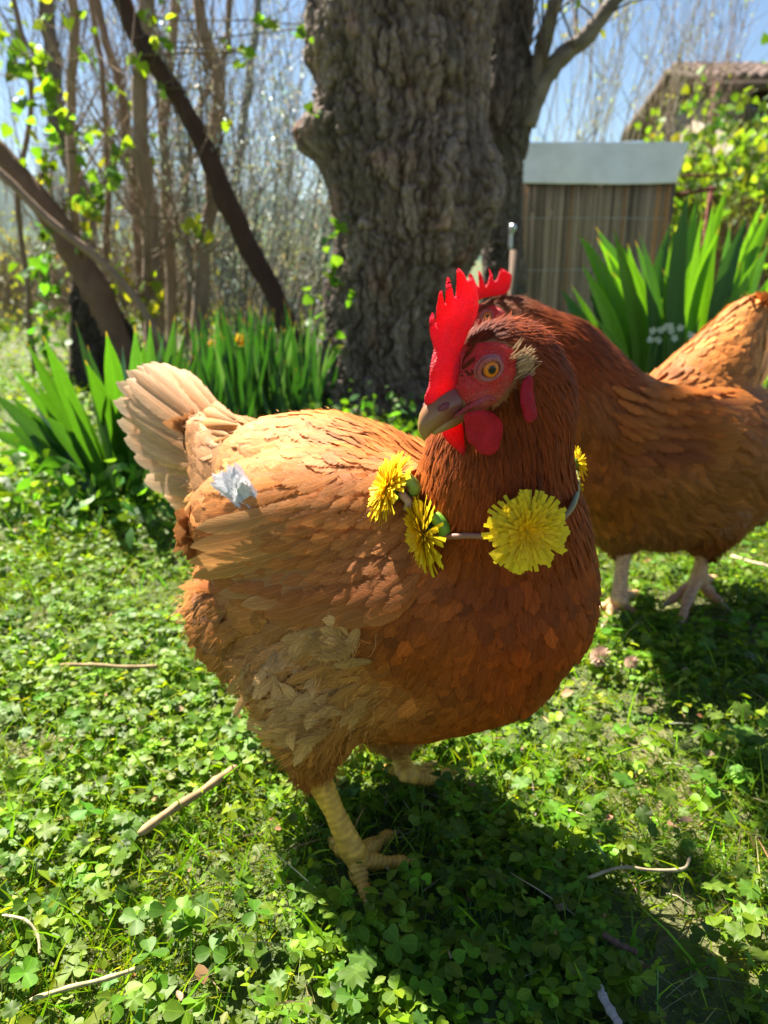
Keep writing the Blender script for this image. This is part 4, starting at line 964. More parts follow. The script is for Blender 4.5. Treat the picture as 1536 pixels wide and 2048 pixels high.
# ------------------------------------------------------------------ dandelion necklace
def flower(parent, c, nrm, r, n=260, up=(0, 0, 1), open_=1.0, flat=1.0):
    nrm = unit(nrm); A = unit(np.cross(up, nrm)); Bv = np.cross(nrm, A); m = MB(); seg = 5; t = np.linspace(0, 1, seg)
    f = np.array([[2 * k, 2 * k + 1, 2 * k + 3, 2 * k + 2] for k in range(seg - 1)])
    for i in range(n):
        q = (i + .5) / n; ring = q ** .6; a = i * 2.39996 + RNG.normal(0, .05)
        el = (1 - ring) * 1.15 + RNG.normal(.03, .09) - .12 * (q > .85); L = r * (.40 + .62 * ring) * (.78 + .30 * RNG.random() ** .7) 
        rad = A * math.cos(a) + Bv * math.sin(a); b0 = c + rad * r * .10 * ring
        P = [b0 + L * (rad * math.cos(el) * s + nrm * (math.sin(el) * s * .8 * flat - .10 * s * s * ring)) for s in t]
        sd = unit(np.cross(rad * math.cos(el) + nrm * math.sin(el), nrm * math.cos(el) - rad * math.sin(el)) + RNG.normal(0, .25, 3)); wv = r * (.024 + .032 * ring) * (.8 + .4 * RNG.random())
        w_ = wv * np.array([.35, .75, 1.0, 1.1, 1.0]); v = []
        for p, ww in zip(P, w_): v += [p - sd * ww, p + sd * ww]
        cc = np.array([.92, .52, .006]) * (1 - ring) + np.array([.88, .70, .02]) * ring
        ff = f
        if ring > .5: v.append(P[-1] - (P[-1] - P[-2]) * .28); 
        m.add(v, ff, None, cc * (.85 + .25 * RNG.random()))
        if ring > .5 and False: pass
    fl = m.build('dandelion', M['petal'], parent); tag(fl, kind='stuff')
    m = MB()
    p = smooth_path([c + nrm * r * .02, c - nrm * r * .20, c - nrm * r * .42, c - nrm * r * .55], 10)
    tube(m, p, np.array([.10, .24, .27, .27, .26, .25, .23, .19, .13, .07]) * r, 14, col=(.14, .24, .05)); m.build('calyx', M['stem'], fl)
    m = MB()
    for i in range(26):
        a = i * .7854 + (.3 if i > 12 else 0); rad = A * math.cos(a) + Bv * math.sin(a); b0 = c - nrm * r * (.30 if i < 13 else .42) + rad * r * .22
        L = r * (.34 + .2 * RNG.random()); k = (.7 if i < 13 else -1.1)
        pts = [b0, b0 + rad * L * .3 + nrm * L * .35 * k, b0 + rad * L * .55 + nrm * L * .9 * k]
        sd = np.cross(rad, nrm) * r * .045; m.add([pts[0] - sd, pts[0] + sd, pts[1] - sd, pts[1] + sd, pts[2]], [[0, 1, 3, 2]], None, (.10, .20, .035)); m.f3.append(np.array([[m.n - 3, m.n - 2, m.n - 1]]))
    m.build('bract', M['stem'], fl, smooth=False); return fl
nk = thing('dandelion_necklace', 'chain of yellow dandelions hung round the neck of the nearest hen', 'flower necklace', W(985, 1060, .40))
fp = []
for x, y, lf in ((800, 965, .006), (835, 1005, .006), (868, 1048, .008), (900, 1063, .006), (945, 1065, .004), (1000, 1068, .004), (1060, 1064, .005), (1105, 1035, .006), (1132, 1000, .005)):
    p, nn = on_surf(S1, x, y, lf)
    if p is not None: fp.append(p)
fp += [W(1152, 950, .43), W(1130, 905, .48), W(1000, 885, .51), W(860, 900, .50), W(800, 930, .46), fp[0]]
m = MB(); pp = smooth_path(fp, 90); g = np.linspace(0, 1, 90)[:, None]; tube(m, pp, .00165, 10, col=np.repeat(np.array([.34, .15, .09]) * (1 - np.clip((g - .45) * 6, 0, 1)) + np.array([.24, .30, .13]) * np.clip((g - .45) * 6, 0, 1), 10, axis=0), cap=False)
m.build('stem_ring', M['stem'], nk)
def pxr(px, p): return px / FPX * ((p - np.array([0, 0, HCAM])) @ np.array([0, CT, -ST]))
pa, na = on_surf(S1, 1057, 1066, .016); pa = W(1055, 1064, pa[1]); flower(nk, pa, unit(np.array([.03, -1, .16])), pxr(80, pa), 380, flat=.7)
pb, _ = on_surf(S1, 850, 1072, .012); pb = W(846, 1070, pb[1]); fb = flower(nk, pb, unit(np.array([-.93, -.30, -.10])), pxr(76, pb), 300)
pc, _ = on_surf(S1, 786, 972, .012); pc = W(776, 974, pc[1]); fc = flower(nk, pc, unit(np.array([-.86, -.16, .42])), pxr(72, pc), 300)
pd = W(1146, 975, .42); flower(nk, pd, np.array([.9, .3, .1]), pxr(34, pd), 90)
pe = W(1153, 925, .44); flower(nk, pe, np.array([.95, .2, .2]), pxr(38, pe), 90)
for (x0, y0), (x1, y1), col, rr, q in (((868, 1030), (884, 1075), (.20, .42, .04), .0036, pb), ((806, 950), (828, 984), (.26, .42, .08), .0034, pc), ((800, 985), (812, 1018), (.55, .42, .34), .0022, pc)):
    a = onplane(x0, y0, q + np.array([0, -.006, 0]), np.array([0, 1., 0])); b = onplane(x1, y1, q + np.array([0, -.006, 0]), np.array([0, 1., 0])); m = MB()
    tube(m, smooth_path([a, (a + b) / 2 + np.array([.003, -.003, 0]), b], 8), np.array([.8, 1, 1, 1, 1, 1, 1, .8]) * rr, 12, col=col); m.build('stem_loop', M['stem'], nk)

# ------------------------------------------------------------------ trees
def profile_trunk(rows, Y, name, parent, ncol=300, nrow=320, amp=.016, colr=((.34, .26, .205), (.055, .036, .025)), depth=.85, sc=1.0, seed=3, taper_top=None, red=.5, burls=()):
    """rows: (y_px, left_px, right_px) at distance Y -> bark covered trunk, round in section"""
    rows = np.array(rows, float); z = []; cx = []; rr = []
    for y, l, r in rows:
        a, b = W(l, y, Y), W(r, y, Y); z.append(a[2]); cx.append((a[0] + b[0]) / 2); rr.append((b[0] - a[0]) / 2)
    z, cx, rr = map(np.array, (z, cx, rr)); o = np.argsort(z); z, cx, rr = z[o], cx[o], rr[o]
    zz = np.linspace(z[0], z[-1], nrow); C = np.interp(zz, z, cx); Rr = np.interp(zz, z, rr)
    k = np.ones(5) / 5; C = np.convolve(np.pad(C, 2, 'edge'), k, 'valid'); Rr = np.convolve(np.pad(Rr, 2, 'edge'), k, 'valid')
    a = np.linspace(0, 2 * math.pi, ncol, endpoint=False); A, Z = np.meshgrid(a, zz)
    dirs = np.stack([np.cos(A), np.sin(A) * depth, 0 * A], -1); base = np.stack([np.repeat(C[:, None], ncol, 1), np.full(A.shape, Y), Z], -1)
    P = (base + dirs * Rr[:, None, None]).reshape(-1, 3)
    q = P * sc; warp = np.stack([fbm(q * 5, 2, seed), fbm(q * 5 + 9, 2, seed + 1), fbm(q * 4 + 5, 2, seed + 2)], 1) - .45
    lump = fbm(P * np.array([5, 5, 3]), 3, seed + 4) - .45
    warp2 = np.stack([fbm(q * 30, 3, seed + 11), fbm(q * 30 + 9, 3, seed + 12), fbm(q * 30 + 5, 3, seed + 13)], 1) - .45
    q = q + warp * .10 + warp2 * .03
    d1, d2, cid = worley(q * np.array([38, 38, 8.]), seed); e = np.clip((d2 - d1) * 4.5, 0, 1)
    d3, d4, cid2 = worley(q * np.array([95, 95, 34.]), seed + 20); e2 = np.clip((d4 - d3) * 2.6, 0, 1)
    fine = fbm(q * np.array([150, 150, 80.]), 4, seed + 6); rdg = 1 - np.abs(fbm(q * np.array([22, 22, 3.5]), 3, seed + 40) - .45) * 6
    e = np.clip(e * (.35 + .9 * fbm(P * 16, 2, seed + 50) * 1.3), 0, 1)
    h = e ** .5 * (.35 + .5 * cid) + .45 * e2 ** .6 * (.4 + .6 * cid2) + .45 * fine - .30 * np.clip(rdg, 0, 1)
    P = P + dirs.reshape(-1, 3) * (amp * (h - .6) + lump * Rr.mean() * .11)[:, None]
    for by, ba, bs, bw, bang in burls:
        bz = W(768, by, Y)[2]; da = np.angle(np.exp(1j * (A.ravel() - bang))); lumpb = .75 + .5 * fbm(P * 24, 3, seed + 60)
        P = P + dirs.reshape(-1, 3) * (ba / FPX * Y * lumpb * np.exp(-((P[:, 2] - bz) / (bs / FPX * Y)) ** 2 - (da / bw) ** 2))[:, None]
    tone = fbm(P * 7, 3, seed + 8); kk = np.clip(e * .40 + e2 * .35 + fine * .55 - .12 - .3 * np.clip(rdg, 0, 1), 0, 1)[:, None]
    c = np.array(colr[1]) * (1 - kk) + np.array(colr[0]) * kk * (.55 + .5 * cid[:, None] + .4 * cid2[:, None])
    rd = np.clip((fbm(P * 14, 2, seed + 30) - .45) * 5, 0, 1)[:, None] * red * (cid[:, None] > .35); c = c * (1 - rd) + c * np.array([1.45, .85, .62]) * rd
    moss = np.clip((tone - .56) * 5, 0, 1)[:, None] * .45; c = c * (1 - moss) + np.array([.05, .06, .025]) * moss
    ii = np.arange(nrow - 1)[:, None] * ncol; j = np.arange(ncol)[None]; f = np.stack([ii + j, ii + (j + 1) % ncol, ii + ncol + (j + 1) % ncol, ii + ncol + j], -1).reshape(-1, 4)
    m = MB(); m.add(P, f, None, c); return m.build(name, M['bark'], parent)
LEAF = (np.array([[0, 0, 0], [.3, .22, .05], [.65, .22, .03], [1, 0, -.08], [.65, -.22, .03], [.3, -.22, .05]]), np.array([[0, 1, 5], [1, 2, 4], [2, 3, 4], [1, 4, 5]]), np.array([[0, 0], [.8, .3], [.8, .65], [0, 1], [-.8, .65], [-.8, .3]]))
HEART = (np.array([[0, 0, 0], [-.08, .28, .06], [.18, .48, .08], [.55, .36, .03], [1, 0, -.10], [.55, -.36, .03], [.18, -.48, .08], [-.08, -.28, .06], [.45, 0, -.04]]), np.array([[8, i, i + 1] for i in range(7)] + [[8, 7, 0]]), np.array([[0, 0], [.6, 0], [1, .2], [.8, .6], [0, 1], [-.8, .6], [-1, .2], [-.6, 0], [0, .5]]))
def leaves(m, P, size, base, tpl=LEAF, droop=.3, wid=1.0, var=.3, dirs=None):
    n = len(P); d = unit(RNG.normal(0, 1, (n, 3)) + np.array([0, 0, -droop])) if dirs is None else unit(dirs + RNG.normal(0, .35, (n, 3)))
    Mx = frames(RNG.normal(0, 1, (n, 3)) + np.array([0, 0, .8]), d); s = size * (.55 + .8 * RNG.random(n)); Mx *= s[:, None, None]; Mx[:, 1] *= wid
    m.stamp(tpl[0], tpl[1], Mx, P, tpl[2], leafcols(n, base, var, .2))
BK1, BK2 = (.32, .225, .155), (.24, .17, .125)
def stem_tree(name, label, cat, pts, r0, r1, col, group=None, twigs=14, tl=.5, leafn=0, leafsize=.02, leafcol=(.16, .26, .03), tpl=HEART, seg=9, upz=.9, sub=5, sag=0.0, rough=.12, trunkname='trunk', n=46, lean=None, tw_r=.22):
    """pts: world points base->top"""
    p = smooth_path(pts, n); L = np.linalg.norm(p[-1] - p[0]); k = np.linspace(0, 1, n)
    wob = np.stack([fbm(p * 6 + 3, 2, 3), fbm(p * 6 + 30, 2, 8), p[:, 0] * 0], 1) - np.array([.45, .45, 0]); p = p + wob * L * .02 * np.clip(k * 6, 0, 1)[:, None]
    t = thing(name, label, cat, p[0], group); m = MB(); rr = (r0 + (r1 - r0) * k) * (1 + .12 * (vnoise(p * 22 + 5) - .5) * 2)
    cc = np.array(col)[None] * (.6 + .8 * fbm(np.repeat(p, seg, 0) * np.array([30, 30, 12]) + np.tile(np.arange(seg), n)[:, None], 3, 4))[:, None]
    tube(m, p, rr, seg, col=cc, rough=rough); m.build(trunkname, M['bark'], t)
    tw = MB(); LP = []; LD = []
    for i in range(twigs):
        k0 = .12 + .86 * RNG.random(); i0 = int(k0 * (n - 1)); b = p[i0]; a = RNG.random() * 6.283; d = unit(np.array([math.cos(a), math.sin(a) * .8, upz + .5 * RNG.random()])); l = tl * L * (1.1 - .5 * k0) * (.5 + .7 * RNG.random())
        kk = np.linspace(0, 1, 7)[:, None]; bend = unit(RNG.normal(0, 1, 3)) * .15; P = b + l * (d * kk + (np.array([0, 0, .28 - sag]) + bend) * kk ** 2)
        rb = rr[i0] * tw_r * (.6 + .5 * RNG.random()); tube(tw, P, np.linspace(rb, rb * .25, 7), 5, col=np.array(col) * (.7 + .4 * RNG.random()))
        for j in range(sub):
            k1 = RNG.random() * .9; q = b + l * (d * k1 + (np.array([0, 0, .28 - sag]) + bend) * k1 * k1); d2 = unit(d + RNG.normal(0, .55, 3)); l2 = l * (.25 + .4 * RNG.random()); K = np.linspace(0, 1, 5)[:, None]
            Q = q + l2 * (d2 * K + np.array([0, 0, .2 - sag * 1.5]) * K ** 2); tube(tw, Q, np.linspace(rb * .45, rb * .12, 5), 3, col=np.array(col) * (.7 + .5 * RNG.random()), cap=False)
            if leafn: 
                for u in RNG.random(leafn): LP.append(q + l2 * (d2 * u + np.array([0, 0, .2 - sag * 1.5]) * u * u)); LD.append(d2)
    if twigs: tag(tw.build('branches', M['twig'], t), kind='stuff')
    if LP:
        lm = MB(); leaves(lm, np.array(LP), leafsize, leafcol, tpl); tag(lm.build('foliage', M['treeleaf'], t, smooth=False), kind='stuff')
    return t
def PX(pts, Y, Yt=None): return [W(x, y, Y if Yt is None else Y + (Yt - Y) * i / (len(pts) - 1)) for i, (x, y) in enumerate(pts)]
# the big old tree behind the hens
big = thing('old_tree', 'massive old tree trunk with rugged bark and a burl on its left', 'tree', (.05, 2.14, 0))
rows = [(-420, 640, 960), (-200, 632, 965), (0, 622, 985), (60, 620, 980), (100, 620, 975), (130, 628, 972), (165, 638, 975), (200, 642, 972), (225, 642, 972), (255, 640, 975), (290, 642, 985), (315, 646, 998), (360, 652, 1005), (400, 662, 1005), (450, 668, 985), (500, 664, 960), (560, 655, 925), (620, 652, 895), (680, 648, 880), (740, 640, 880), (790, 622, 892), (830, 596, 920), (870, 570, 950)]
profile_trunk(rows, 2.14, 'trunk', big, 620, 560, .022, sc=.95, burls=((268, 52, 44, .55, math.pi), (120, 14, 22, .4, math.pi), (150, 18, 40, .4, -1.2)))
tops = MB()
for pts, r0, r1 in (([(.05, 2.14, 1.45), (-.02, 2.1, 1.8), (-.28, 1.75, 2.05), (-.43, 1.38, 1.95)], .10, .018), ([(.08, 2.14, 1.4), (.12, 2.2, 2.2), (.3, 2.3, 3.2)], .20, .05), ([(.05, 2.2, 1.5), (-.4, 2.5, 2.4), (-.8, 2.9, 3.3)], .14, .03), ([(.08, 2.14, 1.6), (.6, 2.0, 2.5), (1.1, 1.8, 3.1)], .12, .03)):
    p = smooth_path(pts, 16); tube(tops, p, np.linspace(r0, r1, 16), 12, col=(.13, .10, .08), rough=.15)
tops.build('limb', M['bark'], big)
# unseen leafy spray on the low limb, added to cast dappled shade at right
lm = MB(); tw = MB(); LP = []
for c, rad, n in (((-.43, 1.33, 1.66), .13, 46), ((-.38, 1.19, 1.62), .10, 30), ((-.56, 1.68, 1.95), .10, 18)):
    for i in range(n):
        e = np.array(c) + RNG.normal(0, rad * .6, 3); s0 = np.array([-.43, 1.40, 1.95]); K = np.linspace(0, 1, 5)[:, None]
        P = s0 + (e - s0) * K + np.array([0, 0, .05]) * np.sin(K * 3.14); tube(tw, P, np.linspace(.004, .001, 5), 3, col=(.12, .09, .06), cap=False)
        LP += [e + RNG.normal(0, .018, 3) for _ in range(5)]
leaves(lm, np.array(LP), .042, (.10, .20, .03), HEART); tag(lm.build('foliage', M['treeleaf'], big, smooth=False), kind='stuff'); tag(tw.build('twigs', M['twig'], big), kind='stuff')
# burl spurs and shoots on the trunk
lm = MB(); P = [W(x + RNG.normal(0, 14), y + RNG.normal(0, 12), 2.0) for x, y in ((600, 60), (625, 215), (700, 590), (640, 555), (645, 600), (655, 660), (650, 700), (640, 640), (670, 560), (672, 520), (690, 450), (655, 480)) for _ in range(4)]
leaves(lm, np.array(P), .026, (.10, .22, .03), HEART); tag(lm.build('ivy', M['treeleaf'], big, smooth=False), kind='stuff')
# second trunk with the forked limbs
t2 = thing('forked_tree', 'dark forked tree just right of the massive trunk', 'tree', W(1012, 800, 2.6) * np.array([1, 1, 0]))
rows = [(-420, 1010, 1060), (0, 968, 1066), (60, 966, 1060), (110, 964, 1062), (150, 962, 1082), (185, 960, 1088), (215, 960, 1078), (260, 962, 1062), (320, 975, 1048), (420, 972, 1042), (520, 968, 1048), (620, 962, 1052), (720, 955, 1062), (820, 950, 1075)]
profile_trunk(rows, 2.6, 'trunk', t2, 200, 320, .016, ((.24, .19, .155), (.04, .03, .022)), seed=9, red=.2)
for nm, pts, r0, r1 in (('limb', [(1055, 230), (1072, 150), (1085, 90), (1100, 35), (1122, -30), (1150, -200)], .026, .014), ('limb', [(1050, 250), (1085, 165), (1125, 112), (1168, 78), (1205, 32), (1250, -30), (1340, -160)], .032, .016)):
    m = MB(); p = smooth_path(PX(pts, 2.58, 2.45), 40); cc = np.array([.23, .19, .155])[None] * (.35 + 1.3 * fbm(np.repeat(p, 10, 0) * 30 + np.tile(np.arange(10), 40)[:, None], 3, 2))[:, None]
    tube(m, p, np.linspace(r0, r1, 40) * (1 + .25 * (vnoise(p * 30) - .5)), 10, col=cc, rough=.18); m.build(nm, M['bark'], t2)
m = MB(); lm = MB(); LP = []
for i in range(26):
    x, y = ((1090, 130), (1150, 95), (1200, 45), (1085, 60), (1060, 90))[i % 5]; b = W(x, y, 2.5); d = unit(np.array([RNG.normal(.3, .6), RNG.normal(0, .5), .6 + RNG.random()])); K = np.linspace(0, 1, 7)[:, None]; l = .15 + .3 * RNG.random()
    P = b + l * (d * K + RNG.normal(0, .2, 3) * K * K); tube(m, P, np.linspace(.004, .001, 7), 4, col=(.2, .16, .12)); LP += list(P[3:] + RNG.normal(0, .008, (4, 3)))
tag(m.build('twigs', M['twig'], t2), kind='stuff'); leaves(lm, np.array(LP), .024, (.20, .27, .04)); tag(lm.build('foliage', M['treeleaf'], t2, smooth=False), kind='stuff')

# thicket of saplings on the left
SAP = [
 ('grey brown sapling stem standing furthest left of the upright thicket stems', [(150, 760), (150, 600), (152, 480), (150, 350), (143, 200), (150, 80), (140, -60)], 2.9, 11, 7, BK1, 14, 1),
 ('thick dark sapling behind the crossing of the leaning trunks', [(190, 760), (182, 600), (176, 420), (115, 250), (105, 120), (98, -60)], 4.0, 15, 13, (.16, .13, .11), 14, 0),
 ('stout pale brown sapling rising straight through the middle of the thicket', [(312, 790), (308, 640), (300, 500), (296, 400), (284, 250), (290, 120), (306, -50)], 2.7, 17, 12, BK1, 16, 0),
 ('slim brown sapling between the stout stem and the dark leaning trunk', [(345, 760), (342, 600), (338, 400), (328, 240), (342, 110), (355, -50)], 3.0, 11, 8, BK1, 12, 0),
 ('brown sapling with a sharp elbow and upper fork beside the dark leaning trunk', [(395, 760), (400, 600), (408, 480), (426, 400), (432, 260), (440, 160), (412, 70), (392, -50)], 2.8, 16, 9, BK1, 14, 0),
 ('sapling bowed to the upper left across the stout middle stem', [(300, 720), (285, 560), (262, 350), (242, 180), (214, 80), (188, -60)], 3.2, 10, 6, BK2, 12, 0),
 ('thin wavy sapling just left of the bowed one', [(205, 740), (212, 540), (216, 320), (203, 150), (182, -60)], 3.1, 7, 4, BK2, 10, 0),
 ('distant grey stem right of the dark leaning trunk', [(440, 720), (455, 520), (478, 330), (498, 180), (512, 60), (522, -60)], 5.0, 9, 6, (.2, .19, .17), 10, 0),
 ('thin leafy sapling at the far left edge', [(70, 760), (60, 600), (40, 400), (66, 180), (22, -40)], 2.8, 6, 4, BK2, 10, 1),
 ('thin straight sapling close behind the stout middle stem', [(325, 740), (322, 560), (330, 380), (322, 190), (300, -50)], 3.4, 8, 5, BK2, 12, 0),
 ('slender stem at the right of the elbowed sapling', [(372, 740), (380, 560), (372, 420), (386, 260), (452, 90), (462, -50)], 3.6, 8, 5, BK2, 14, 0)]
for lab, pts, Y, r0, r1, col, tw_, lf in SAP:
    P = PX(pts, Y); P[0][2] = min(P[0][2], -.02); P.append(P[-1] + unit(P[-1] - P[-2]) * .7)
    stem_tree('sapling', lab, 'sapling', P, r0 / FPX * Y, r1 / FPX * Y, col, 'saplings of the left thicket', tw_, .30, lf, .036, (.17, .28, .03), HEART, sub=6)
P = PX([(660, 860), (600, 720), (558, 600), (500, 500), (440, 370), (400, 270), (345, 170), (290, 90), (240, -10), (180, -120)], 2.45, 2.75)
stem_tree('leaning_trunk', 'dark bare trunk leaning left across the thicket', 'tree trunk', P, .034, .026, (.075, .042, .028), None, 5, .12, 0, sub=2)
P = PX([(262, 780), (232, 690), (200, 600), (165, 530), (112, 440), (55, 372), (0, 305), (-80, 220)], 2.5, 2.6)
stem_tree('leaning_trunk', 'thick brown trunk leaning out of the left edge', 'tree trunk', P, .060, .026, (.19, .11, .07), None, 6, .15, 2, .03, sub=3)
P = PX([(350, 730), (300, 640), (258, 580), (200, 520), (100, 440), (0, 345), (-60, 300)], 2.35, 2.4)
stem_tree('dead_pole', 'thin grey pole slanting in front of the thick leaning trunk', 'pole', P, .013, .012, (.30, .20, .13), None, 0, trunkname='pole')
# stump
st = thing('stump', 'dark broken stump at the foot of the left thicket', 'stump', W(230, 760, 2.55) * np.array([1, 1, 0]))
profile_trunk([(560, 150, 200), (600, 140, 225), (660, 150, 262), (720, 150, 290), (790, 140, 310), (840, 130, 320)], 2.55, 'trunk', st, 110, 120, .018, ((.07, .05, .035), (.02, .015, .01)), seed=14)
# thin twiggy shrubs far behind
def brush(name, label, cat, x, Y, h, spread, n, col, group, leafn=0, ls=.01, lc=(.15, .2, .04), tpl=LEAF, rad=.004, wid=1.0, lean=0.0):
    c = np.array([x, Y, height(np.array([x]), np.array([Y]))[0]]); t = thing(name, label, cat, c, group); m = MB(); LP = []; LD = []
    for i in range(n):
        a = RNG.random() * 6.283; r = spread * RNG.random() ** .5; b = c + np.array([math.cos(a) * r * .3, math.sin(a) * r * .3, 0]); hh = h * (.55 + .5 * RNG.random()); K = np.linspace(0, 1, 9)[:, None]
        e = np.array([math.cos(a) * r + lean * hh, math.sin(a) * r, hh]); P = b + e * K + np.array([math.cos(a + 2), math.sin(a + 2), 0]) * .06 * hh * np.sin(K * 5 + a) + RNG.normal(0, .008 * h, (9, 3)) * K
        tube(m, P, np.linspace(rad, rad * .25, 9), 3, col=np.array(col) * (.6 + .7 * RNG.random()), cap=False)
        for j in range(6):
            k = 2 + int(RNG.random() * 6); q = P[k]; d = unit(np.array([RNG.normal(0, .5), RNG.normal(0, .5), .9])); l = hh * (.10 + .18 * RNG.random()); K2 = np.linspace(0, 1, 4)[:, None]
            Q = q + l * (d * K2); tube(m, Q, np.linspace(rad * .4, rad * .15, 4), 3, col=np.array(col) * (.6 + .7 * RNG.random()), cap=False)
            for u in RNG.random(leafn): LP.append(q + l * d * u + RNG.normal(0, ls, 3)); LD.append(d)
    tag(m.build('branches', M['twig'], t), kind='stuff')
    if LP: lm = MB(); leaves(lm, np.array(LP), ls, lc, tpl, wid=wid, dirs=np.array(LD)); tag(lm.build('foliage', M['olive' if name == 'silvery_bush' else 'treeleaf'], t, smooth=False), kind='stuff')
    return t
for i in range(9):
    Y = 5.0 + 5 * RNG.random(); x = (-768 + 20 + 600 * (i + RNG.random()) / 9) / FPX * Y
    brush('bare_shrub', 'thin bare grey brown shrub in the background left of the old trunk', 'shrub', x, Y, 2.6 + 1.6 * RNG.random(), .7, 15, (.30, .25, .21), 'bare shrubs behind the thicket', 1 if i % 3 == 0 else 0, .02, (.22, .25, .05), rad=.006)
for i in range(3):
    Y = 2.9 + .35 * i; x = (505 + 45 * i - 768) / FPX * Y
    brush('silvery_bush', ('silvery leaved olive bush nearest the dark leaning trunk', 'silvery leaved olive bush in the middle of the gap left of the old trunk', 'silvery leaved olive bush hard against the old trunk')[i], 'bush', x, Y, 1.35, .42, 32, (.17, .16, .13), None, 16, .020, (.40, .44, .36), wid=.55, rad=.004)
# scrub along the left horizon
m = MB(); lm = MB(); n = 2600; Yv = 4.5 + 9 * RNG.random(n); xv = (-900 + 760 * RNG.random(n) ** .8) / FPX * Yv; zv = height(xv, Yv)
for i in range(n):
    h = .25 + .45 * RNG.random(); P0 = np.array([xv[i], Yv[i], zv[i]]); d = np.array([RNG.normal(0, .35), RNG.normal(0, .3), 1]) * h
    tube(m, [P0, P0 + d * .5 + RNG.normal(0, .03, 3), P0 + d], [.006, .004, .002], 3, col=np.array([.20, .15, .09]) * (.6 + .8 * RNG.random()), cap=False)
tag(m.build('dry_scrub', M['twig']), 'brown dry scrub along the left horizon', 'scrub', kind='stuff')
k = 16000; Yv = 4.5 + 9 * RNG.random(k); xv = (-900 + 780 * RNG.random(k) ** .8) / FPX * Yv; zv = height(xv, Yv) + .7 * RNG.random(k) ** 1.4
leaves(lm, np.stack([xv, Yv, zv], 1), .032, (.13, .14, .045)); tag(lm.build('scrub_leaves', M['treeleaf'], smooth=False), 'olive green leaves of the low scrub on the left', 'scrub', kind='stuff')
# ivy and bright young leaves among the thicket
for lab, pts, ln, ls, lc in (('ivy climbing a thin stem near the left edge', [(95, 470), (85, 520), (100, 570), (90, 620), (85, 670), (100, 700), (65, 540)], 16, .030, (.08, .20, .03)),
        ('broad bright leaves on a thin shoot at upper left', [(20, 80), (8, 60), (30, 95), (20, 130), (70, 130), (100, 170)], 4, .05, (.16, .30, .03)),
        ('vine of bright heart shaped leaves across the leftmost sapling', [(165, 105), (175, 115), (100, 160), (95, 190), (115, 215), (170, 270), (185, 265), (60, 210), (40, 205), (110, 300), (60, 300), (165, 310), (100, 350), (85, 270), (130, 240), (160, 240), (75, 130), (240, 300)], 4, .034, (.14, .28, .03)),
        ('glossy leaves hanging in the middle of the thicket', [(190, 380), (215, 350), (235, 310), (225, 340), (190, 410), (165, 400), (205, 375)], 7, .034, (.10, .20, .04)),
        ('single spray of yellow green leaves low in the thicket', [(240, 540), (245, 560), (250, 580), (300, 600), (295, 615), (310, 560), (385, 440), (390, 460), (178, 430)], 5, .036, (.24, .28, .03)),
        ('sprig of bright leaves between the thicket and the old trunk', [(490, 100), (500, 110), (540, 45), (545, 40), (610, 55), (330, 90), (340, 40), (300, 20), (280, 110), (320, 175), (460, 240)], 4, .034, (.20, .32, .03))):
    Y = 2.6; c = W(*pts[0], Y); t = thing('leafy_vine', lab, 'vine', (c[0], Y, 0)); m = MB(); lm = MB(); LP = []
    q = sorted(pts, key=lambda p: -p[1]); path = [np.array([W(q[0][0], 0, Y)[0], Y, 0.0])] + [W(x, y, Y) for x, y in q]; sp = smooth_path(path, 60); tube(m, sp, .0022, 4, col=(.15, .12, .06)); m.build('stem', M['twig'], t)
    for x, y in pts: LP += [W(x + RNG.normal(0, 11), y + RNG.normal(0, 11), Y + RNG.normal(0, .05)) for _ in range(ln)]
    leaves(lm, np.array(LP), ls, lc, HEART, droop=1.0, var=.35); tag(lm.build('foliage', M['treeleaf'], t, smooth=False), kind='stuff')
# pale budding trees on the right, behind the reed box
for i, (px, Y, h, sp, n, lf) in enumerate(((1110, 9, 4.8, .7, 17, 3), (1215, 10, 5.6, .8, 22, 3), (1315, 9, 4.4, .42, 24, 2))):
    brush('budding_tree', ('budding willow rising left behind the white topped box', 'tallest budding willow behind the white topped box', 'brownish budding willow nearest the house')[i], 'tree', (px - 768) / FPX * Y, Y, h, sp, n, ((.22, .20, .14), (.22, .19, .13), (.26, .18, .12))[i], None, lf, .045, (.26, .30, .08), wid=.6, rad=.011)
# leafy shrubs in front of the house
for i, (px, Y, h, sp, n, nl, lc) in enumerate(((1490, 6.0, 1.5, .8, 60, 10, (.13, .22, .035)), (1410, 6.5, 1.30, .6, 44, 8, (.15, .24, .04)), (1640, 6.5, 2.0, .45, 34, 9, (.09, .17, .04)), (1110, 6.5, 1.0, .6, 24, 5, (.18, .24, .04)), (1250, 7.2, 1.05, .8, 30, 5, (.16, .22, .04)))):
    brush('leafy_shrub', ('spreading fresh green shrub before the house', 'lower fresh green shrub between the house and the reed box', 'tall darker shrub cut by the right edge beside the house', 'small pale green shrub left behind the white topped box', 'pale green shrub peeking above the white topped box')[i], 'shrub', (px - 768) / FPX * Y, Y, h, sp, n, (.14, .10, .07), None, nl, .055, lc, HEART, rad=.009)

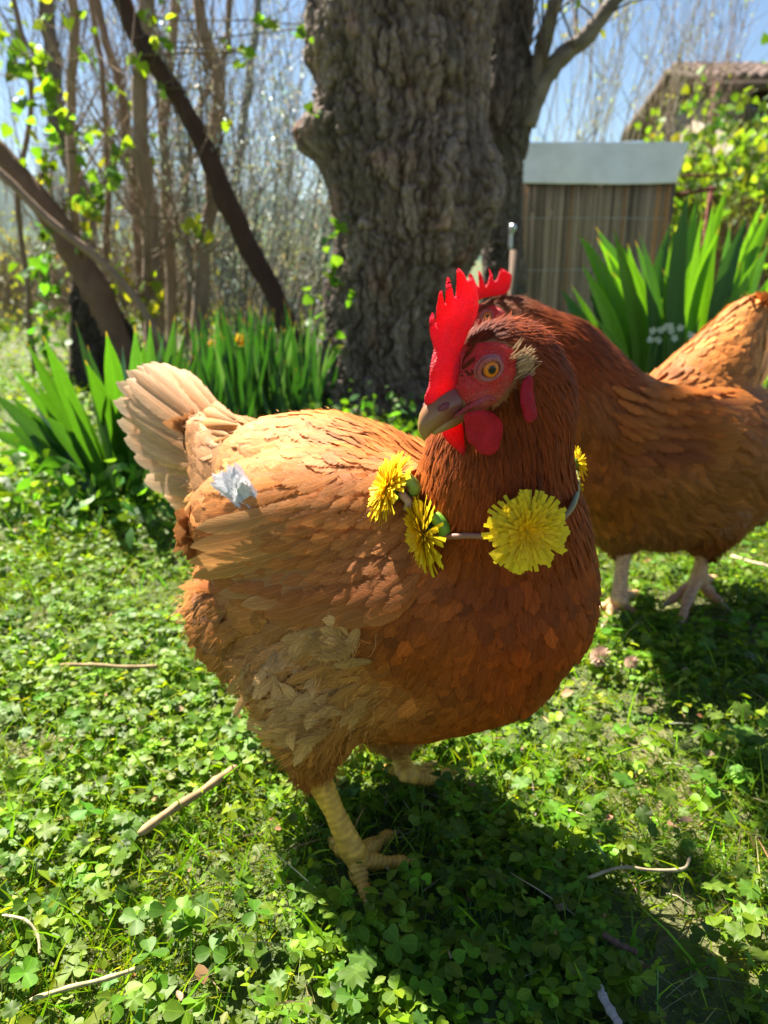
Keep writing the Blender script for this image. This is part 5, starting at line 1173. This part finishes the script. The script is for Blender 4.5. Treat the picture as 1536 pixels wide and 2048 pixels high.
# ------------------------------------------------------------------ reed screened box with white sheet
def box(m, c, s, col=None, rot=None, bev=0):
    v = np.array([[x, y, z] for x in (-1, 1) for y in (-1, 1) for z in (-1, 1)], float) * np.array(s) / 2
    if rot is not None: v = v @ rot.T
    m.add(v + np.array(c), [[0, 1, 3, 2], [4, 6, 7, 5], [0, 4, 5, 1], [2, 3, 7, 6], [0, 2, 6, 4], [1, 5, 7, 3]], None, col)
M['reed'] = mat_vcol('reed', .75, .25, 160, .001, .22, nscale=60); M['sheet'] = simple('white_sheet', (.86, .86, .85), .5, .16, 7, .3, .003, 12); M['wood'] = mat_vcol('old_wood', .85, .2, 120, .001, .3, nscale=50)
M['rust'] = simple('rusty_iron', (.16, .05, .03), .85, .35, 60, .3, .001); M['metal'] = simple('pale_metal', (.6, .62, .65), .35, .15, 50, .5, 0, None, 0, .6)
YB = 4.0; xl, xr = W(1044, 400, YB)[0], W(1336, 400, YB)[0]; zt = W(1044, 368, YB)[2]
bx = thing('reed_box', 'box shaped coop clad in upright reeds', 'reed hutch', ((xl + xr) / 2, YB, 0))
m = MB(); x = xl
while x < xr:
    r = .0045 + .003 * RNG.random(); n_ = 7; zz = np.linspace(.0, zt + RNG.normal(0, .004), n_)
    P = np.stack([x + RNG.normal(0, .0012, n_), YB + RNG.normal(0, .0025) + RNG.normal(0, .001, n_), zz], 1); k = RNG.random(); c = np.array([.38, .29, .205]) * (.45 + .9 * RNG.random()) * (np.array([1.35, .95, .6]) if k > .93 else 1)
    tube(m, P, r, 5, col=c); x += r * 1.75
tag(m.build('reed_screen', M['reed'], bx), kind='stuff')
for zz in (.12, .36, .60):
    m = MB(); tube(m, [[xl, YB - .008, zz], [(xl + xr) / 2, YB - .009, zz + .004], [xr, YB - .008, zz]], .0015, 5, col=(.2, .18, .15)); m.build('binding_wire', M['metal'], bx)
for xx in (xl - .012, xr + .014):
    m = MB(); box(m, (xx, YB + .01, zt / 2), (.028, .03, zt), (.16, .11, .08)); m.build('corner_post', M['wood'], bx)
m = MB(); box(m, ((xl + xr) / 2, YB + .35, zt / 2), (xr - xl - .02, .66, zt), (.10, .08, .06)); m.build('inner_box', M['wood'], bx)
m = MB(); box(m, ((xl + xr) / 2, YB - .004, zt + .008), (xr - xl + .03, .03, .02), (.05, .045, .04)); m.build('top_rail', M['wood'], bx)
# white sheet: front flap and top, slightly sagging, cut slanting at the right
sh = MB(); nx_, nz_ = 60, 26; X0, X1 = W(1040, 320, YB - .03)[0], W(1378, 285, YB - .03)[0]; Xb = W(1352, 366, YB - .03)[0]; zb, ztp = W(1040, 366, YB - .03)[2], W(1040, 284, YB - .03)[2]
V = []; 
for j in range(nz_ + 14):
    for i in range(nx_):
        u = i / (nx_ - 1)
        if j < nz_:
            v_ = j / (nz_ - 1); xr_ = Xb + (X1 - Xb) * v_; x = X0 + .006 * (1 - v_) * -1 + (xr_ - X0) * u; y = YB - .03 - .02 * (1 - v_) + .006 * math.sin(u * 9 + v_ * 2); z = zb + (ztp - zb) * v_ + .006 * math.sin(u * 3.1) * (1 - v_) * -1
        else:
            v_ = (j - nz_ + 1) / 14; x = X0 + (X1 - X0) * u; y = YB - .03 + .75 * v_; z = ztp + .012 * math.sin(v_ * 3.1) + .02 * v_
        V.append([x, y, z])
V = np.array(V); V[:, 2] += .006 * (fbm(V * 9, 2) - .45); ii = np.arange(nz_ + 13)[:, None] * nx_ + np.arange(nx_ - 1)[None]; sh.add(V, np.stack([ii, ii + 1, ii + nx_ + 1, ii + nx_], -1).reshape(-1, 4))
so = sh.build('plastic_sheet', M['sheet']); so.modifiers.new('s', 'SOLIDIFY').thickness = .004
tag(so, 'white weathered sheet folded over the top of the reed box', 'sheet')
# tap post
tp_ = thing('tap_post', 'slim post with a shiny metal tap left of the reed box', 'tap', W(1022, 700, 2.3) * np.array([1, 1, 0]))
m = MB(); q = W(1024, 500, 2.3); box(m, (q[0] + .006, 2.3, q[2] / 2), (.018, .016, q[2]), (.24, .17, .12)); m.build('post', M['wood'], tp_)
m = MB(); a = W(1021, 500, 2.28); b = W(1027, 448, 2.28); tube(m, smooth_path([a, (a + b) / 2 + np.array([-.003, 0, 0]), b], 10), np.array([.006, .007, .007, .007, .007, .007, .007, .012, .014, .010]) * .75, 12); m.build('tap', M['metal'], tp_)
# rusty frame and fence right of the box
fn = thing('wire_fence', 'rusty iron fence posts with wire behind the irises', 'fence', W(1420, 600, 4.6) * np.array([1, 1, 0]))
for x, y in ((1345, 345), (1424, 372)):
    a = W(x, y, 4.6); m = MB(); box(m, (a[0], 4.6, a[2] / 2), (.024, .024, a[2])); m.build('post', M['rust'], fn)
m = MB(); a, b = W(1335, 352, 4.6), W(1460, 350, 4.6); tube(m, [a, b], .007, 6); a, b = W(1350, 390, 4.59), W(1425, 378, 4.59); tube(m, [a, b], .012, 6); m.build('rail', M['rust'], fn)
m = MB()
for k in range(26):
    x0 = W(1345 + k * 9, 400, 4.6)[0]; z0 = W(1400, 390, 4.6)[2]
    for s in (1, -1): tube(m, [[x0, 4.6, .05], [x0 + s * .30, 4.6, z0]], .0012, 3, cap=False)
tag(m.build('wire_mesh', M['rust'], fn), kind='stuff')
# ------------------------------------------------------------------ house
YH = 15.0; hs = thing('house', 'beige house with a tiled roof at the upper right', 'house', W(1560, 500, YH) * np.array([1, 1, 0]))
M['plaster'] = simple('beige_plaster', (.40, .33, .25), .9, .12, 3, .2, .01, 20); M['glass'] = simple('window_glass', (.03, .035, .04), .15, .1, 3, .6); M['tile'] = mat_vcol('roof_tile', .8, .25, 20, .01, .3, nscale=6)
hx0, hx1 = W(1462, 300, YH)[0], W(1800, 300, YH)[0]; ze = W(1420, 165, YH)[2]; zr = W(1560, 108, YH + 2)[2]
m = MB(); box(m, ((hx0 + hx1) / 2, YH + 2.5, ze / 2 - 1), (hx1 - hx0, 5, ze + 2)); m.build('wall', M['plaster'], hs)
m = MB(); ridge = YH + 2.5; ov = .45; v = [[hx0 - ov, YH - ov, ze - .05], [hx1 + ov, YH - ov, ze - .05], [hx1 + ov, ridge, ze + .75], [hx0 - ov, ridge, ze + .75], [hx0 - ov, YH + 5 + ov, ze - .05], [hx1 + ov, YH + 5 + ov, ze - .05]]
v2 = [[a, b, c - .16] for a, b, c in v]; m.add(v + v2, [[0, 1, 2, 3], [3, 2, 5, 4], [6, 9, 8, 7], [9, 10, 11, 8], [0, 6, 7, 1], [4, 5, 11, 10], [0, 3, 9, 6], [3, 4, 10, 9], [1, 7, 8, 2], [2, 8, 11, 5]], None, (.10, .07, .05)); rf = m.build('roof', M['wood'], hs, smooth=False)
tm = MB(); tube(tm, [[0, 0, 0], [0, .36, .11]], .075, 8); t0 = None; cols_ = 0
sl = math.atan2(.80, 2.95)
for r_ in range(8):
    for c_ in range(22):
        x = hx0 - ov + .12 + c_ * .20; y = YH - ov + r_ * .36; z = ze - .05 + (r_ * .36) * math.tan(sl) + .03
        if t0 is None:
            q = MB(); tube(q, [[x, y, z], [x, y + .40, z + .40 * math.tan(sl)]], [.085, .072], 8, col=(.13, .085, .065)); t0 = q.build('roof_tile', M['tile'], rf); t0.data['shared'] = 1; base_ = (x, y, z)
        else:
            o = t0.copy(); COL.objects.link(o); o.parent = rf; o.location = (t0.location[0] + x - base_[0], t0.location[1] + y - base_[1], t0.location[2] + z - base_[2] + RNG.normal(0, .006))
for x, y, w_, h_ in ((1516, 215, .5, .6), (1600, 215, .5, .6)):
    a = W(x, y, YH - .02); m = MB(); box(m, (a[0], YH - .015, a[2]), (w_ + .12, .07, h_ + .12), (.12, .07, .05)); wd = m.build('window', M['wood'], hs)
    for sx in (-1, 1): m = MB(); box(m, (a[0] + sx * w_ * .25, YH - .055, a[2]), (w_ * .44, .03, h_)); m.build('pane', M['glass'], wd)
m = MB(); a = W(1425, 200, YH); box(m, (a[0] + .02, YH - .06, a[2] - 1.4), (.12, .12, 3.4), (.14, .07, .05)); m.build('downpipe', M['wood'], hs)

# ------------------------------------------------------------------ irises, daffodils
def sword(name, parent, base, tip, width, col, bow=(0, 0, 0), fold=.25, n=13, twist=0.0, mat='iris'):
    base, tip = np.array(base), np.array(tip); K = np.linspace(0, 1, n)[:, None]; L = np.linalg.norm(tip - base)
    P = base + (tip - base) * K + np.array(bow) * L * (np.sin(K * math.pi)) ; T = unit(np.gradient(P, axis=0)); view = unit(np.array([RNG.normal(0, .55), -1, RNG.normal(0, .2)]))
    S = unit(np.cross(T, view)); Nn = np.cross(S, T); t = K[:, 0]; w_ = width * np.clip(.62 + .8 * t - .55 * t ** 2, 0, 1) * (1 - t ** 5) ** .8 * (1 - np.clip((t - .72) / .28, 0, 1) ** 1.8 * .85); w_[-1] = .0006
    v = []; uv = []; cc = []
    for i in range(n):
        for a in (-1, -.5, 0, .5, 1): v.append(P[i] + S[i] * a * w_[i] * .5 + Nn[i] * (abs(a) * fold * w_[i] * .4)); uv.append([a, t[i]]); cc.append(np.array(col) * (.75 + .35 * t[i]) * (1 + .10 * math.sin(a * 17 + i * .3)))
    f = np.array([[i * 5 + j, i * 5 + j + 1, (i + 1) * 5 + j + 1, (i + 1) * 5 + j] for i in range(n - 1) for j in range(4)]); m = MB(); m.add(v, f, uv, cc, RNG.random()); return m.build(name, M[mat], parent)
IG = (.10, .25, .02); ID = (.04, .12, .035)
ir1 = thing('iris_clump', 'broad clump of sword shaped iris leaves left of the nearest hen', 'iris plant', G(230, 1000))
for (bx_, by_), (tx, ty), w_, bo in [((180 + 150 * u_, 1000), (x_, y_), 34, b_) for u_, x_, y_, b_ in ((.1, -20, 780, .05), (.2, 20, 730, .04), (.0, -30, 860, .06), (.3, 85, 670, .03), (.4, 175, 690, .0), (.5, 210, 720, -.02), (.6, 270, 650, -.03), (.7, 320, 690, 0), (.1, 30, 880, .1), (.2, 90, 880, .1), (.0, 40, 820, .06), (.9, 380, 720, .02), (.8, 350, 760, .05), (.3, 140, 860, .1), (.5, 240, 860, .1), (.1, 60, 930, .15), (.6, 300, 780, .05), (.2, 60, 790, .03), (.4, 130, 760, .02))] + [((235, 960), (150, 640), 36, -.05), ((240, 950), (212, 662), 38, -.06), ((215, 980), (52, 682), 34, .04), ((200, 985), (72, 768), 34, .06), ((215, 990), (0, 838), 36, .05), ((230, 995), (-10, 905), 34, .10), ((235, 1000), (290, 938), 30, .30), ((220, 990), (118, 745), 36, .04), ((250, 960), (170, 720), 34, -.05), ((230, 970), (100, 705), 30, .02), ((260, 970), (290, 680), 34, .02), ((255, 960), (245, 690), 30, -.04), ((265, 960), (330, 660), 30, -.03), ((240, 1000), (120, 930), 28, .15), ((245, 1000), (60, 960), 28, .2), ((280, 950), (345, 700), 28, 0), ((290, 930), (300, 640), 26, -.04), ((300, 930), (372, 655), 26, .0), ((200, 1000), (20, 790), 32, .03), ((270, 990), (200, 800), 34, .1), ((225, 985), (90, 830), 34, .1), ((260, 1000), (180, 900), 30, .2), ((310, 920), (350, 630), 28, -.03), ((320, 920), (400, 690), 24, .0), ((235, 985), (140, 800), 36, .06)]:
    Y = G(bx_, 1000)[1] + RNG.normal(0, .06); b = G(bx_ + RNG.normal(0, 10), by_); b[1] = Y; tpp = W(tx, ty, Y + RNG.normal(-.04, .10)); sword('leaf', ir1, [W(bx_, by_, Y)[0], Y, 0], tpp, w_ * 1.05 / FPX * Y, np.array((.055, .165, .022) if RNG.random() > .5 else ID) * (.7 + .4 * RNG.random()), (bo * -.3, 0, abs(bo) + .02))
ir2 = thing('iris_clump', 'tall bright iris clump at the right behind the second hen', 'iris plant', (.75, 1.9, 0))
TR = [(1378, 392), (1458, 383), (1348, 468), (1270, 498), (1168, 490), (1160, 540), (1176, 598), (1240, 500), (1310, 585), (1345, 455), (1400, 500), (1440, 470), (1500, 440), (1530, 410), (1330, 520), (1212, 520), (1205, 560), (1300, 640), (1420, 560), (1480, 540), (1525, 520), (1120, 592), (1250, 640), (1380, 640), (1290, 545), (1225, 470), (1405, 440), (1465, 600), (1515, 590), (1360, 560), (1190, 640), (1560, 400), (1600, 460), (1545, 490), (1570, 560), (1440, 640), (1330, 600), (1280, 590), (1490, 640), (1190, 470)]
TR += [(x + RNG.normal(0, 26), y + 30 + RNG.normal(0, 26)) for x, y in TR]
for i, (tx, ty) in enumerate(TR):
    Y = 1.75 + .4 * RNG.random(); bxp = 1330 + (tx - 1330) * .50 + 30 * RNG.random(); b = np.array([W(bxp, 850, Y)[0], Y, 0]); sword('leaf', ir2, b, W(tx, ty - 18, Y + RNG.normal(-.02, .05)), (32 + 10 * RNG.random()) / FPX * Y, np.array(IG if i % 3 else ID) * (.85 + .5 * RNG.random()), (-.10 * np.sign(tx - 1340) * RNG.random(), 0, .05))
dfp = thing('daffodil_clump', 'dense clump of narrow daffodil leaves before the old trunk', 'daffodil plant', G(540, 860))
for i in range(230):
    bxp = 370 + 270 * RNG.random(); Y = 1.72 + .35 * RNG.random(); top = 625 + 140 * RNG.random() - 30 * math.sin((bxp - 380) / 290 * 3.1); tx = bxp + RNG.normal(-10, 38)
    sword('leaf', dfp, [W(bxp, 850, Y)[0], Y, 0], W(tx, top, Y + RNG.normal(0, .04)), (7 + 6 * RNG.random()) / FPX * Y, np.array((.022, .085, .022) if i % 4 else (.06, .14, .08)) * (.7 + .6 * RNG.random()), (RNG.normal(0, .03), 0, .02), n=9)
for lab, x, y, s in (('open yellow daffodil among the narrow leaves', 482, 680, 1.0), ('pale withered daffodil left of the open yellow one', 425, 686, .7)):
    Y = 1.85; c = W(x, y, Y); t = thing('daffodil', lab, 'daffodil', (c[0], Y, 0)); m = MB(); tube(m, smooth_path([[c[0] + .01, Y + .01, 0], [c[0] + .01, Y + .01, c[2] * .6], c + np.array([0, .006, -.002])], 10), .0025, 6, col=(.07, .18, .03)); m.build('stalk', M['stem'], t)
    for k in range(6):
        a = k * 1.047; d = np.array([math.cos(a), -.15, math.sin(a)]); sd = np.array([-math.sin(a), 0, math.cos(a)]); L = .020 * s; pc_ = (.75, .55, .06) if s == 1 else (.5, .38, .16)
        m = MB(); m.add([c, c + d * L * .5 + sd * L * .35, c + d * L, c + d * L * .5 - sd * L * .35, c + d * L * .5 + np.array([0, -.003, 0])], [[0, 1, 4], [1, 2, 4], [2, 3, 4], [3, 0, 4]], None, pc_); m.build('petal', M['petal'], t)
    m = MB(); tube(m, [c, c + np.array([0, -.006, 0]), c + np.array([0, -.014, -.001]) * s], [.005 * s, .007 * s, .010 * s], 14, col=(.75, .36, .01), cap=False); m.build('trumpet', M['petal'], t)
# taller weeds between
wm = MB(); P = []
for cx_, cy_, sx, sy, n in ((760, 860, 90, 40, 260), (900, 780, 40, 40, 60), (250, 1060, 160, 22, 200), (30, 1010, 50, 40, 90), (380, 1040, 60, 30, 80), (1240, 720, 60, 25, 160), (1330, 690, 60, 25, 120), (1180, 560, 90, 60, 120)):
    for _ in range(n):
        x, y = cx_ + RNG.normal(0, sx), cy_ + RNG.normal(0, sy)
        g_ = G(x, max(y, 640) + 20); zz = .02 + .10 * RNG.random(); P.append([g_[0], min(g_[1], 3.6), zz])
leaves(wm, np.array(P), .026, (.08, .18, .03), LEAF); tag(wm.build('weeds', M['treeleaf'], smooth=False), 'low leafy weeds round the foot of the irises and trunk', 'weeds', kind='stuff')
# small white flowers and a pale stone under the right irises
def rock(name, lab, c, r, col, seed):
    v, f = sphere_tpl(22, 16); P = v * np.array(r); P = P * (1 + .5 * (fbm(v * 1.6 + seed, 3, seed) - .45) * 2)[:, None] ; m = MB(); f3 = np.array([x for x in f if len(x) == 3]); f4 = np.array([x for x in f if len(x) == 4]); m.add(P + c, f3, None, np.array(col) * (.7 + .6 * fbm(v * 4 + seed, 3))[:, None]); m.f4.append(f4); o = m.build(name, M['straw'], None, origin=c * np.array([1, 1, 0])); return tag(o, lab, 'stone')
rock('stone', 'pale stone lying at the left foot of the right iris clump', G(1212, 735) * np.array([1, 1, 1]) + np.array([0, 0, .012]), (.07, .05, .04), (.42, .37, .31), 3)
fl_ = MB()
wf_t = thing('white_flower_tuft', 'small tuft of white flowers in front of the right iris clump', 'flowers', W(1330, 800, 1.6) * np.array([1, 1, 0])); ff_ = MB(); ss_ = MB()
for i in range(12):
    x, y = ((1318, 668), (1340, 655), (1388, 690), (1375, 655), (1300, 672))[i % 5]; c = W(x + RNG.normal(0, 12), y + RNG.normal(0, 10), 1.6); tube(ss_, [[c[0] + RNG.normal(0, .02), 1.6, 0], c], .001, 3, col=(.1, .2, .04), cap=False)
    for k in range(5):
        a = k * 1.2566 + i; d = np.array([math.cos(a), RNG.normal(-.3, .3), math.sin(a)]) * .006; sd = np.array([-math.sin(a), 0, math.cos(a)]) * .003; ff_.add([c, c + d + sd, c + d * 1.3, c + d - sd], [[0, 1, 2, 3]], None, (.7, .74, .62))
tag(ff_.build('blossoms', M['petal'], wf_t), kind='stuff'); tag(ss_.build('stalks', M['stem'], wf_t), kind='stuff')

# ------------------------------------------------------------------ sticks and small things on the ground
def stick(name, lab, cat, pts, r, col, zs):
    p = smooth_path([np.array([0, 0, HCAM]) + ray(x, y) * ((HCAM - z) / -ray(x, y)[2]) for (x, y), z in zip(pts, zs)], 24); m = MB(); n = 24
    rr = np.array([r * (1 + .10 * math.sin(i * .9) + (.18 if i in (7, 16) else 0)) for i in range(n)]); rr[0] *= .6; rr[-1] *= .6
    cc = np.repeat(np.array(col)[None] * (.75 + .5 * RNG.random((n, 1))), 9, axis=0); tube(m, p, rr, 9, col=cc, rough=.06); o = m.build(name, M['straw'], None, origin=[p[0][0], p[0][1], 0]); return tag(o, lab, cat)
stick('dry_stem', 'thick pale dry stem lying on the clover left of the hen', 'stick', [(278, 1668), (340, 1622), (400, 1585), (440, 1556), (472, 1534)], .0032, (.38, .25, .12), [.024, .026, .026, .026, .024])
stick('dry_stem', 'thin dry stem lying across the clover at the left, farther back', 'stick', [(120, 1330), (190, 1330), (255, 1334), (318, 1332)], .0020, (.36, .25, .12), [.026, .026, .026, .026])
stick('straw_stalk', 'long pale straw stalk at the lower left corner', 'straw', [(60, 2000), (140, 1975), (210, 1958), (290, 1932)], .0014, (.48, .38, .18), [.022, .024, .024, .022])
stick('twig', 'weathered grey twig at the bottom right edge', 'twig', [(1196, 1972), (1212, 2005), (1240, 2052)], .0024, (.38, .32, .28), [.022, .024, .022])
stick('twig', 'short brown twig in the shade right of the hen', 'twig', [(1205, 1868), (1240, 1890), (1275, 1906)], .0020, (.14, .08, .05), [.022, .02, .02])
stick('dry_stem', 'thin bent dry stalk in the shade at the right', 'stick', [(1170, 1758), (1240, 1735), (1300, 1740), (1365, 1738), (1380, 1715)], .0011, (.36, .28, .16), [.024, .028, .026, .026, .024])
stick('dry_stem', 'pale stem on bare ground behind the second hen', 'stick', [(1462, 1112), (1500, 1124), (1560, 1140)], .0030, (.50, .38, .24), [.02, .022, .02])
stick('straw_stalk', 'fine straw leaning among leaves by the left edge', 'straw', [(5, 1830), (50, 1840), (75, 1870), (80, 1910)], .0009, (.6, .48, .26), [.03, .032, .026, .02])
for lab, x, y, s in (('larger pinkish clover seed head right of the hen', 1192, 1352, 1.0), ('smaller pinkish clover seed head beside the larger one', 1252, 1364, .65)):
    c = G(x, y) + np.array([0, -.01, .028]); t = thing('clover_head', lab, 'seed head', (c[0], c[1], 0)); m = MB()
    for i in range(70):
        q = (i + .5) / 70; a = i * 2.4; th = math.acos(1 - 1.7 * q); d = np.array([math.sin(th) * math.cos(a), math.sin(th) * math.sin(a), math.cos(th)]); b = c + d * .004 * s; e = c + d * .0105 * s; sd = unit(np.cross(d, [0.1, 0, 1.])) * .0016 * s
        m.add([b - sd * .5, b + sd * .5, e + sd, e - sd, e + d * .002 * s], [[0, 1, 2, 3]], None, np.array([.42, .27, .19]) * (.6 + .7 * RNG.random())); m.f3.append(np.array([[m.n - 2, m.n - 3, m.n - 1]]))
    tag(m.build('florets', M['petal'], t), kind='stuff'); m = MB(); tube(m, [[c[0], c[1] + .004, 0], c], .001, 5, col=(.12, .2, .05)); m.build('stalk', M['stem'], t)
